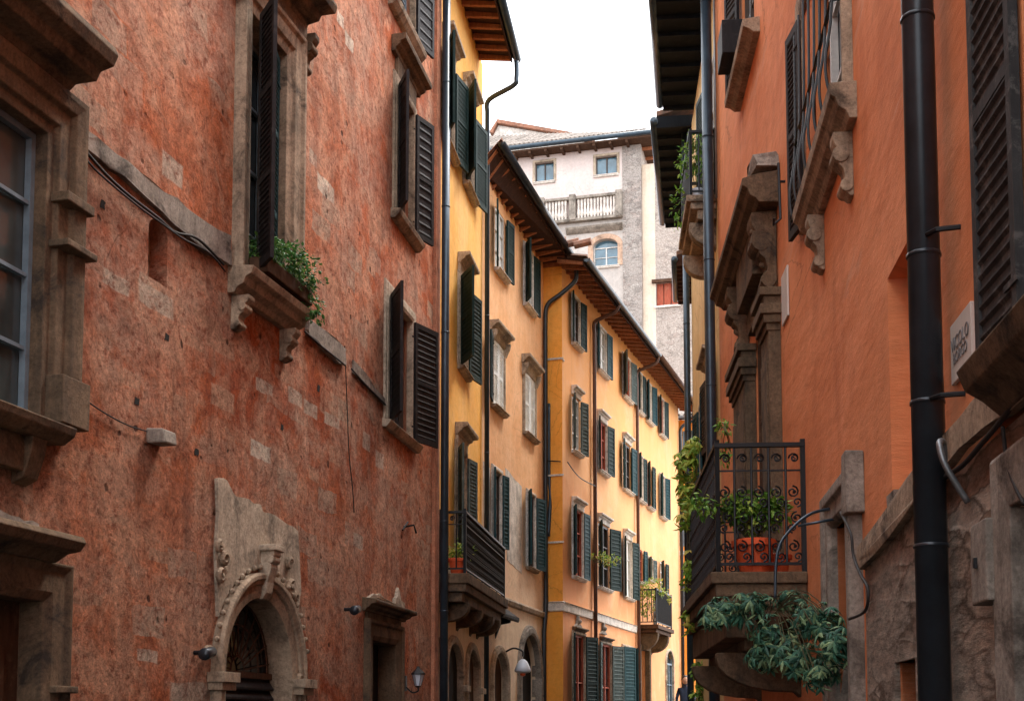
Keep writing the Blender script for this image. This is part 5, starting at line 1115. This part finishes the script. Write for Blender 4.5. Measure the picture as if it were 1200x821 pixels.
# corner pipe
e = R1B.L
downpipe(H8, [R1B.P(e-.1, .14, 12.5), R1B.P(e-.1, .14, 0)], .075, 'metal_b', [R1B.P(e-.1, .14, z) for z in (12, 10, 8.2, 6.4, 5.0, 4.2)])
downpipe(H8, [R1B.P(e-.35, .05, 12.5), R1B.P(e-.35, .05, 9.0)], .015, 'zinc', name='conduit')
# roof of right house
eave(H8, R1A, 12.6, 0, R1A.L, .35, back=5); eave(H8, R1B, 12.6, 0, R1B.L, .3, back=5)

#==================================================================== R2 STRAW HOUSES
H9 = thing('town_house', (r2[0]+3, r2[1]+2, 0), 'narrow straw yellow house with a small planted balcony, just past the terracotta house', 'house')
un = R2A.un; L2 = R2A.L
dB2 = dict(a=.55, b=1.6, z0=9.25, z1=11.6)
zfl = un(838, 238)[1]; dB2['z0'] = zfl
w2 = dict(a=un(838, 470)[0]-.0, b=0, z0=un(836, 520)[1], z1=un(836, 430)[1]); w2['b'] = w2['a']+.9
w2b = dict(a=w2['a']+1.7, b=w2['a']+2.5, z0=w2['z0']-.2, z1=w2['z1']-.1)
print('R2A', L2, r2, r3, zfl, w2)
wall(H9, R2A, 0, L2, -.3, 12.6, [op(**dB2, depth=.05), op(**w2, depth=.05), op(**w2b, depth=.05)], 'straw', uvo=(5, 0)); body(H9, R2A, 12.6, 7, 'straw')
window(H9, R2A, **dB2, shut='green', shl=168, shr=172, pitch=.06, frame='frame_w', name='balcony_door', depth=.05, ht=.05)
window(H9, R2A, **w2, surround='stone_l', sw=1.3, shut='brownsh', shl=170, shr=174, depth=.05, cornice='stone_l', corz=.1, corh=.15, cord=.2, corw=.15)
window(H9, R2A, **w2b, surround='stone_l', sw=.8, shut='metalsh' if 0 else 'teal', shl=172, shr=172, depth=.05)
balcony(H9, R2A, .25, 2.1, zfl, .42, .98, 'stone', [(zfl-.1, zfl, .44, .03), (zfl-.2, zfl-.1, .38, 0), (zfl-.34, zfl-.2, .28, -.04)], (.5, 1.8), step=.12, step_end=.14, ornate=0, ornate_end=0, consh=.3)
c = R2A.P(.55, .26, zfl+.005); pot(c, .1, .2, 'small pale pot standing on the high balcony of the straw yellow house', 'lampglass')
bush('balcony_plant', R2A.P(.6, .26, zfl+.15), [(R2A.P(.6, .25, zfl+.75), (.16, .16, .4)), (R2A.P(.9, .42, zfl+.85), (.15, .14, .3)), (R2A.P(1.4, .45, zfl+.3), (.1, .1, .4))], 420, .09, .035, M['leaf_p'], 'leafy climbing plant on the high balcony of the straw yellow house', 'plant')
# dark eaves of the three receding right-hand houses
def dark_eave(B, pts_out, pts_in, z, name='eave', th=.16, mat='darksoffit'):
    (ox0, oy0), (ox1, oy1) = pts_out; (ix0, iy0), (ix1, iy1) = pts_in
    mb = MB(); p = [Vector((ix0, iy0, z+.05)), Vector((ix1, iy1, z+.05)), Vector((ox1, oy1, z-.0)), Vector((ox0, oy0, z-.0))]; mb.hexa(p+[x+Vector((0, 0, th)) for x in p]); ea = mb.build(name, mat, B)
    n = 10
    for i in range(n+1):
        f = i/n; a = p[0].lerp(p[1], f); b = p[3].lerp(p[2], f); d = (p[1]-p[0]).normalized()*.03
        rb = MB(); q_ = [a-d, a+d, b+d, b-d]; rb.hexa([x-Vector((0, 0, .07)) for x in q_]+[x-Vector((0, 0, .003)) for x in q_]); rb.build('rafter', mat, ea)
    g = MB(); g.tube([p[3]+Vector((-.05, -.05, .06)), p[2]+Vector((-.05, .05, .06))], .075, 10); g.build('gutter', 'metal_b', B, smooth=True)
    rf = MB(); q_ = [x+Vector((0, 0, th+.01)) for x in p]; q_[0] += Vector((3, 0, 1.2)); q_[1] += Vector((3, 0, 1.2)); rf.hexa(q_+[x+Vector((0, 0, .09)) for x in q_]); rf.build('roof', 'tile', B)
def PX(u, v, Y): r = ray(u, v); return (r[0]/r[1]*Y, EYE+r[2]/r[1]*Y)
x_b, z_b = PX(777, 125, 22.3); x_a, _ = PX(760, 0, 19.0)
z_top = PX(777, 125, 22.3)[1]
dark_eave(H9, [(x_a-.12, 17.4), (x_b, 22.3)], [(r2[0]+.1, 17.4), (R2A.P1[0]+.45, 22.3)], z_top)
e = R2A.L
downpipe(H9, [R2A.P(e-.1, .1, z_top), R2A.P(e-.1, .1, 0)], .06, 'metal_b', [R2A.P(e-.1, .1, z) for z in (9, 7, 5)])
xo0, zz = PX(769, 140, 22.6); xo1, _ = PX(780, 262, 27.2); z2_ = PX(780, 262, 27.2)[1]
Q0 = (xo0+.85, 22.6); Q1 = (xo1+.75, 27.3); R2Bf = Fac(Q0, Q1, -1)
print('eave2', z2_, zz, Q0, Q1)
H10 = thing('town_house', (Q0[0]+3, Q0[1]+2, 0), 'cream house seen nearly edge-on under the second dark eave on the right', 'house')
wall(H10, R2Bf, 0, R2Bf.L, -.3, z2_, [op(1.0, 1.8, 7, 8.4, .2), op(3.0, 3.8, 7, 8.4, .2)], 'straw', uvo=(15, 0)); body(H10, R2Bf, z2_, 7, 'straw')
for a in (1.0, 3.0): window(H10, R2Bf, a, a+.8, 7, 8.4, .2, shut='brownsh', shl=160, shr=160)
dark_eave(H10, [(xo0, 22.6), (xo1, 27.25)], [(Q0[0]-.02, 22.6), (Q1[0]-.02, 27.25)], z2_)
xo2, _ = PX(792, 306, 27.7); xo3, z3_ = PX(796, 350, 30.0)
Q2 = (xo2+.6, 27.6); Q3 = (xo3+.75, 30.2); R2Cf = Fac(Q2, Q3, -1)
H11 = thing('town_house', (Q2[0]+3, Q2[1]+1.5, 0), 'last low house on the right with a short rust-brown eave, beyond the cream one', 'house')
wall(H11, R2Cf, 0, R2Cf.L, -.3, z3_, [op(.8, 1.6, 6, 7.2, .2)], 'straw', uvo=(25, 0)); body(H11, R2Cf, z3_, 7, 'straw'); window(H11, R2Cf, .8, 1.6, 6, 7.2, .2, shut='green', shl=160, shr=160)
dark_eave(H11, [(xo2, 27.6), (xo3, 30.2)], [(Q2[0]-.02, 27.6), (Q3[0]-.02, 30.2)], z3_, mat='soffit')

#==================================================================== PLANTS AND SMALL THINGS
F = B1A; s_a = F.un(305, 320, .25)[0]; s_b = F.un(366, 330, .25)[0]
c0 = F.P((s_a+s_b)/2, .2, 5.89)
pt = thing('window_box', F.P((s_a+s_b)/2, .2, 5.89), 'dark planter trough on the stone ledge of the tall window of the red house', 'planter')
MB().box(F, s_a+.1, s_b-.05, .08, .28, 5.89, 6.04).build('trough', 'wood', pt, bevel=.01); MB().box(F, s_a+.12, s_b-.07, .1, .26, 6.04, 6.05).build('soil', 'soil', pt)
L_ = s_b-s_a
bush('potted_plant', F.P((s_a+s_b)/2, .18, 6.05), [(F.P(s_a+.25, .2, 6.15), (.22, .2, .15)), (F.P(s_a+L_*.5, .22, 6.17), (.3, .2, .17)), (F.P(s_a+L_*.8, .24, 6.08), (.22, .2, .16)), (F.P(s_b-.05, .30, 5.92), (.12, .12, .2))], 1500, .055, .03, M['leaf_d'], 'dense dark green herb plant on the stone ledge of the red house', 'plant', stems=30)
# lanterns and lamps on the red wall
def wall_lantern(F, s, z, label, group=None, sc=1.0):
    t = thing('wall_lantern', F.P(s, 0, z), label, 'lantern', group)
    mb = MB(); mb.box(F, s-.04*sc, s+.04*sc, .002, .02, z-.1*sc, z+.1*sc); mb.tube(smooth_path([F.P(s, .02, z-.05*sc), F.P(s, .1*sc, z-.12*sc), F.P(s, .18*sc, z-.1*sc), F.P(s, .18*sc, z-.04*sc)], 5), .01*sc, 6); mb.build('bracket', 'iron', t)
    c = F.P(s, .18*sc, z-.03*sc); MB().lathe(c, [(.04*sc, 0), (.075*sc, .14*sc)], 6).build('lamp_glass', 'lampglass', t)
    m2 = MB(); m2.lathe(c+Vector((0, 0, .142*sc)), [(.095*sc, 0), (.09*sc, .02*sc), (.03*sc, .08*sc), (.015*sc, .11*sc)], 6)
    m2.lathe(c-Vector((0, 0, .025)), [(.02*sc, 0), (.045*sc, .02)], 6)
    for j in range(6):
        an = 2*math.pi*j/6; m2.tube([c+Vector((math.cos(an)*.042*sc, math.sin(an)*.042*sc, 0)), c+Vector((math.cos(an)*.078*sc, math.sin(an)*.078*sc, .14*sc))], .005*sc, 4)
    m2.build('lamp_cap', 'iron', t); return t
a_, z_ = B1B.un(483, 800, .1); wall_lantern(B1B, a_, z_, 'small iron lantern on the red wall right of the small stone doorway', sc=1.0)
def spot(F, s, z, label):
    t = thing('wall_spotlight', F.P(s, 0, z), label, 'spotlight'); mb = MB(); mb.tube([F.P(s, .0, z), F.P(s, .1, z)], .02, 8); mb.build('bracket', 'iron', t)
    MB().tube([F.P(s-.1, .14, z-.02), F.P(s-.08, .14, z-.02), F.P(s+.06, .14, z+.01), F.P(s+.08, .14, z+.01)], [.05, .055, .045, .02], 12).build('lamp_housing', 'metal', t, smooth=True)
a_, z_ = B1B.un(412, 713, .1); spot(B1B, a_+.05, z_, 'small black spotlight at the left end of the small doorway cornice')
a_, z_ = B1A.un(240, 764, .1); spot(B1A, a_, z_, 'small dark spotlight left of the arched stone doorway')
# glass-shaded street lamp on the arcade pier
a_, z_ = B2B.un(612, 778, .35); t = thing('wall_lamp', B2B.P(a_-.1, 0, z_+.1), 'lamp with a pale blue glass bell shade beside the largest arch of the peach house', 'lamp')
mb = MB(); mb.tube(smooth_path([B2B.P(a_-.1, .0, z_+.2), B2B.P(a_-.1, .2, z_+.3), B2B.P(a_, .35, z_+.25), B2B.P(a_, .36, z_+.15)], 5), .018, 6); mb.build('bracket', 'iron', t)
MB().lathe(B2B.P(a_, .36, z_-.12), [(.03, -.05), (.13, -.03), (.16, .0), (.13, .08), (.08, .18), (.03, .22)], 16).build('lamp_shade', 'lampglass', t, smooth=True)
MB().lathe(B2B.P(a_, .36, z_-.32), [(.02, .1), (.05, .12), (.05, .16)], 10).build('lamp_bulb_holder', 'terrapot', t)
# curved iron arm in front of the terracotta balcony
g0, gz0 = R1A.un(975, 595, .05)
A0 = R1A.P(g0, .03, gz0); tip = Vector((PX(908, 690, A0.y-.25)[0], A0.y-.25, PX(908, 700, A0.y-.25)[1])); mid = Vector((PX(925, 622, A0.y-.1)[0], A0.y-.1, PX(925, 622, A0.y-.1)[1])); m0 = Vector((PX(950, 603, A0.y-.05)[0], A0.y-.05, PX(950, 603, A0.y)[1])); m1 = Vector((PX(911, 652, A0.y-.2)[0], A0.y-.2, PX(911, 652, A0.y)[1]))
t = thing('hanging_bracket', A0, 'curved black iron arm reaching from the small stone doorway over the hanging plant', 'bracket')
mb = MB(); mb.tube(smooth_path([A0, m0, mid, m1, tip], 8), .011, 8); mb.ball(A0, .03, 8)
b_a = R1A.P(g0-.15, .03, gz0-.1); b_m = Vector((PX(935, 616, A0.y-.1)[0], A0.y-.1, PX(935, 616, A0.y-.1)[1])); mb.tube([b_a, b_m], .010, 6)
mb.build('arm', 'metal_b', t, smooth=True)
cb = MB(); cb.tube(smooth_path(wallpath(R1A, [(985, 600), (997, 625), (1000, 650), (1008, 672), (1017, 690), (1014, 715), (995, 725)], .12)), .01, 6)
single(cb, 'cable', 'cable', R1A.P(g0, .1, gz0-.2), 'black cable looping down the frame of the small stone doorway on the right', 'cable', smooth=True)
# hanging plant
base = R1B.P(bs0-.1, .45, 2.7)
def pxp(u, v, Y): r = ray(u, v); return Vector((r[0]/r[1]*Y, Y, EYE+r[2]/r[1]*Y))
Yh = R1B.P(bs0, 0, 0).y-.35
hb_ = []
for (u, v, ru, rv, dy) in ((850, 712, 26, 18, .1), (880, 705, 28, 18, 0), (905, 735, 34, 24, -.05), (950, 722, 30, 24, -1.0), (978, 755, 24, 28, -1.75), (895, 765, 26, 22, .05), (935, 770, 30, 26, -.6), (925, 700, 26, 14, 0), (972, 728, 22, 20, -1.6), (838, 725, 18, 12, .1), (962, 788, 24, 20, -1.3), (915, 750, 30, 24, -.1)):
    Y = Yh+dy; hb_.append((pxp(u, v, Y), (ru/FL*Y, .16, rv/FL*Y)))
bush('hanging_plant', pxp(910, 715, Yh), hb_, 460, .115, .034, M['leaf_b'], 'large bluish-green hanging plant below the ornate balcony of the terracotta house', 'plant', droop=.45, palm=8, stems=40)
bk = MB(); cc = pxp(908, 735, Yh+.02); bk.lathe(cc, [(.06, -.1), (.14, 0), (.16, .08), (.15, .08), (.12, 0)], 14); 
for an in (0, 2.1, 4.2): bk.tube([cc+Vector((.15*math.cos(an), .15*math.sin(an), .08)), tip], .003, 4)
single(bk, 'hanging_basket', 'stone_d' if 0 else 'wood', cc, 'brown hanging basket half hidden by the bluish plant on the iron arm', 'basket')
# balcony pots and plant
Y = R1B.P(bs0+.25, 0, 0).y; c = pxp(884, 664, Y); c.z = 2.965; pot(c, .185, .30, 'large round red clay pot on the ornate balcony of the terracotta house', 'terrapot')
c = R1B.P(bs0+.6, .16, 2.965); pot(c, .12, .22, 'smaller dull clay pot behind the large red one on the ornate balcony', 'terrapot')
Y = R1B.P(bs0+.22, 0, 0).y
bush('potted_plant', pxp(884, 640, Y), [(pxp(884, 598, Y), (.2, .16, .14)), (pxp(860, 598, Y), (.13, .14, .12)), (pxp(908, 600, Y), (.13, .12, .12)), (pxp(826, 592, Y-.1), (.14, .1, .06))], 1300, .075, .034, M['leaf_p'], 'bushy green plant in the large red clay pot on the ornate balcony', 'plant', stems=30)
Y2 = R1B.P(bs0+2.9, 0, 0).y
bush('trailing_plant', pxp(812, 560, Y2), [(pxp(803, 545, Y2), (.13, .16, .22)), (pxp(812, 520, Y2), (.1, .14, .12)), (pxp(806, 580, Y2), (.12, .16, .2)), (pxp(800, 610, Y2), (.06, .1, .12)), (pxp(806, 665, Y2), (.06, .1, .26)), (pxp(808, 720, Y2), (.06, .08, .25))], 115, .13, .055, M['leaf_y'], 'yellow-green creeper spilling over the far end of the ornate balcony', 'plant', palm=6, droop=.5)
bush('potted_plant', pxp(850, 506, Y-.0+.6), [(pxp(850, 500, Y+.9), (.08, .08, .07)), (pxp(852, 530, Y+.9), (.07, .08, .1))], 130, .06, .025, M['leaf_p'], 'little sprig growing through the top rail of the ornate balcony', 'plant', stems=8)
# green climber at the foot of the straw house
Yc = 21.5
bush('climbing_plant', pxp(826, 850, Yc), [(pxp(824, 812, Yc), (.14, .2, .14)), (pxp(822, 785, Yc), (.1, .2, .18)), (pxp(832, 825, Yc), (.12, .2, .2)), (pxp(824, 845, Yc), (.15, .2, .3))], 900, .10, .045, M['leaf_p'], 'bushy climber at the foot of the straw yellow house', 'plant')
# person far down the street
def person(x, y, z):
    t = thing('person', (x, y, z), 'dark-haired person in navy standing far down the street', 'person')
    me = bpy.data.meshes.new('person_body'); J = [((0, 0, .95), .13), ((0, 0, 1.15), .12), ((0, 0, 1.35), .14), ((0, 0, 1.47), .06), ((0, 0, 1.53), .05), ((0, -.01, 1.62), .085),
        ((.17, 0, 1.42), .055), ((.24, 0, 1.15), .045), ((.24, -.04, .9), .032), ((.24, -.05, .8), .035), ((-.17, 0, 1.42), .055), ((-.24, 0, 1.15), .045), ((-.24, -.04, .9), .032), ((-.24, -.05, .8), .035),
        ((.09, 0, .85), .09), ((.1, -.01, .48), .06), ((.1, .02, .08), .04), ((.1, -.14, .03), .035), ((-.09, 0, .85), .09), ((-.1, .03, .48), .06), ((-.1, .06, .08), .04), ((-.1, -.1, .03), .035), ((0, -.01, 1.70), .07)]
    E = [(0, 1), (1, 2), (2, 3), (3, 4), (4, 5), (5, 22), (2, 6), (6, 7), (7, 8), (8, 9), (2, 10), (10, 11), (11, 12), (12, 13), (0, 14), (14, 15), (15, 16), (16, 17), (0, 18), (18, 19), (19, 20), (20, 21)]
    me.from_pydata([j[0] for j in J], E, []); ob = bpy.data.objects.new('person_body', me); COL.objects.link(ob); ob.parent = t; me.materials.append(M['navy'])
    ob.modifiers.new('skin', 'SKIN'); sv = me.skin_vertices[0].data
    for i, j in enumerate(J): sv[i].radius = (j[1], j[1])
    sv[0].use_root = True
    s_ = ob.modifiers.new('sub', 'SUBSURF'); s_.levels = 2; s_.render_levels = 2
    c = Vector((x, y-.01, z)); MB().ball(c+Vector((0, -.02, 1.655)), .094, 12, 1.2).build('face', 'skin', t, smooth=True)
    MB().ball(c+Vector((0, .02, 1.69)), .108, 12, 1.1).build('hair', 'hair', t, smooth=True)
    nb_ = MB(); nb_.ball(c+Vector((0, -.115, 1.645)), .015, 6, 1.6); nb_.build('nose', 'skin', t)
person(pxp(803, 800, 35).x, 35., gz(35))
# small parked car under the far houses
def car(x, y, z, ang):
    t = thing('parked_car', (x, y, z), 'silver-blue small car at the far end of the street, only its roof in view', 'car')
    Fc = Fac((x-math.cos(ang)*0-.8, y-1.9), (x-.8, y+1.9), 1)
    prof = [(-1.9, .35), (-1.9, .75), (-1.75, .95), (-1.1, 1.02), (-.55, 1.42), (.9, 1.45), (1.6, 1.0), (1.9, .85), (1.9, .35)]
    mb = MB(); n = len(prof)
    for xx, sc_ in ((-.82, 1), (-.80, 1), (.80, 1), (.82, 1)): pass
    L = [Vector((x-.82+(.12 if q_[1] > 1.1 else 0), y+q_[0], z+q_[1])) for q_ in prof]; Rr = [Vector((x+.82-(.12 if q_[1] > 1.1 else 0), y+q_[0], z+q_[1])) for q_ in prof]
    mb.add(L+Rr, [tuple(range(n)), tuple(range(2*n-1, n-1, -1))]+[(i, (i+1) % n, (i+1) % n+n, i+n) for i in range(n)]); mb.build('body', 'carpaint', t, bevel=.05)
    gl = MB(); gl.add([Vector((x-.66, y-1.08, z+1.05)), Vector((x+.66, y-1.08, z+1.05)), Vector((x+.6, y-.6, z+1.41)), Vector((x-.6, y-.6, z+1.41))], [(0, 1, 2, 3)]); 
    gl.v = [v+Vector((0, -.012, .012)) for v in gl.v]; gl.build('windscreen', 'glass', t)
    for sx in (-1, 1):
        sg = MB(); sg.hexa([Vector((x+sx*.79, y-.5, z+1.03)), Vector((x+sx*.79, y+1.2, z+1.03)), Vector((x+sx*.72, y+.85, z+1.38)), Vector((x+sx*.72, y-.3, z+1.38)), Vector((x+sx*.835, y-.5, z+1.03)), Vector((x+sx*.835, y+1.2, z+1.03)), Vector((x+sx*.735, y+.85, z+1.38)), Vector((x+sx*.735, y-.3, z+1.38))]); sg.build('side_window', 'glass', t)
        MB().box(Fac((x+sx*.6, y-1.93), (x+sx*.6+.01, y-1.93), 1), -.15, .15, 0, .03, z+.62, z+.76).build('headlight', 'lampglass', t)
        for yy in (-1.2, 1.2):
            wb = MB(); wb.tube([Vector((x+sx*.68, y+yy, z+.31)), Vector((x+sx*.86, y+yy, z+.31))], .31, 20); wh = wb.build('wheel', 'rubber', t); MB().tube([Vector((x+sx*.861, y+yy, z+.31)), Vector((x+sx*.872, y+yy, z+.31))], .19, 16).build('rim', 'zinc', wh)
xc = pxp(789, 816, 40.5); car(xc.x+.2, 42.0, gz(42), 0)
# overhead cable from the far amber balcony
cb = MB(); cb.tube(smooth_path([B3.P(.05, .1, 7.3), B3.P(1.0, .1, 7.15), B3.P(2.4, .1, 7.2)]), .012, 5); cb.tube(smooth_path([B3S.P(.05, .05, 7.35), B3S.P(.4, .06, 7.3)]), .012, 5)
single(cb, 'cable', 'cable', B3.P(.5, .1, 7.2), 'thin cable strung round the corner of the amber house at mid height', 'cable')
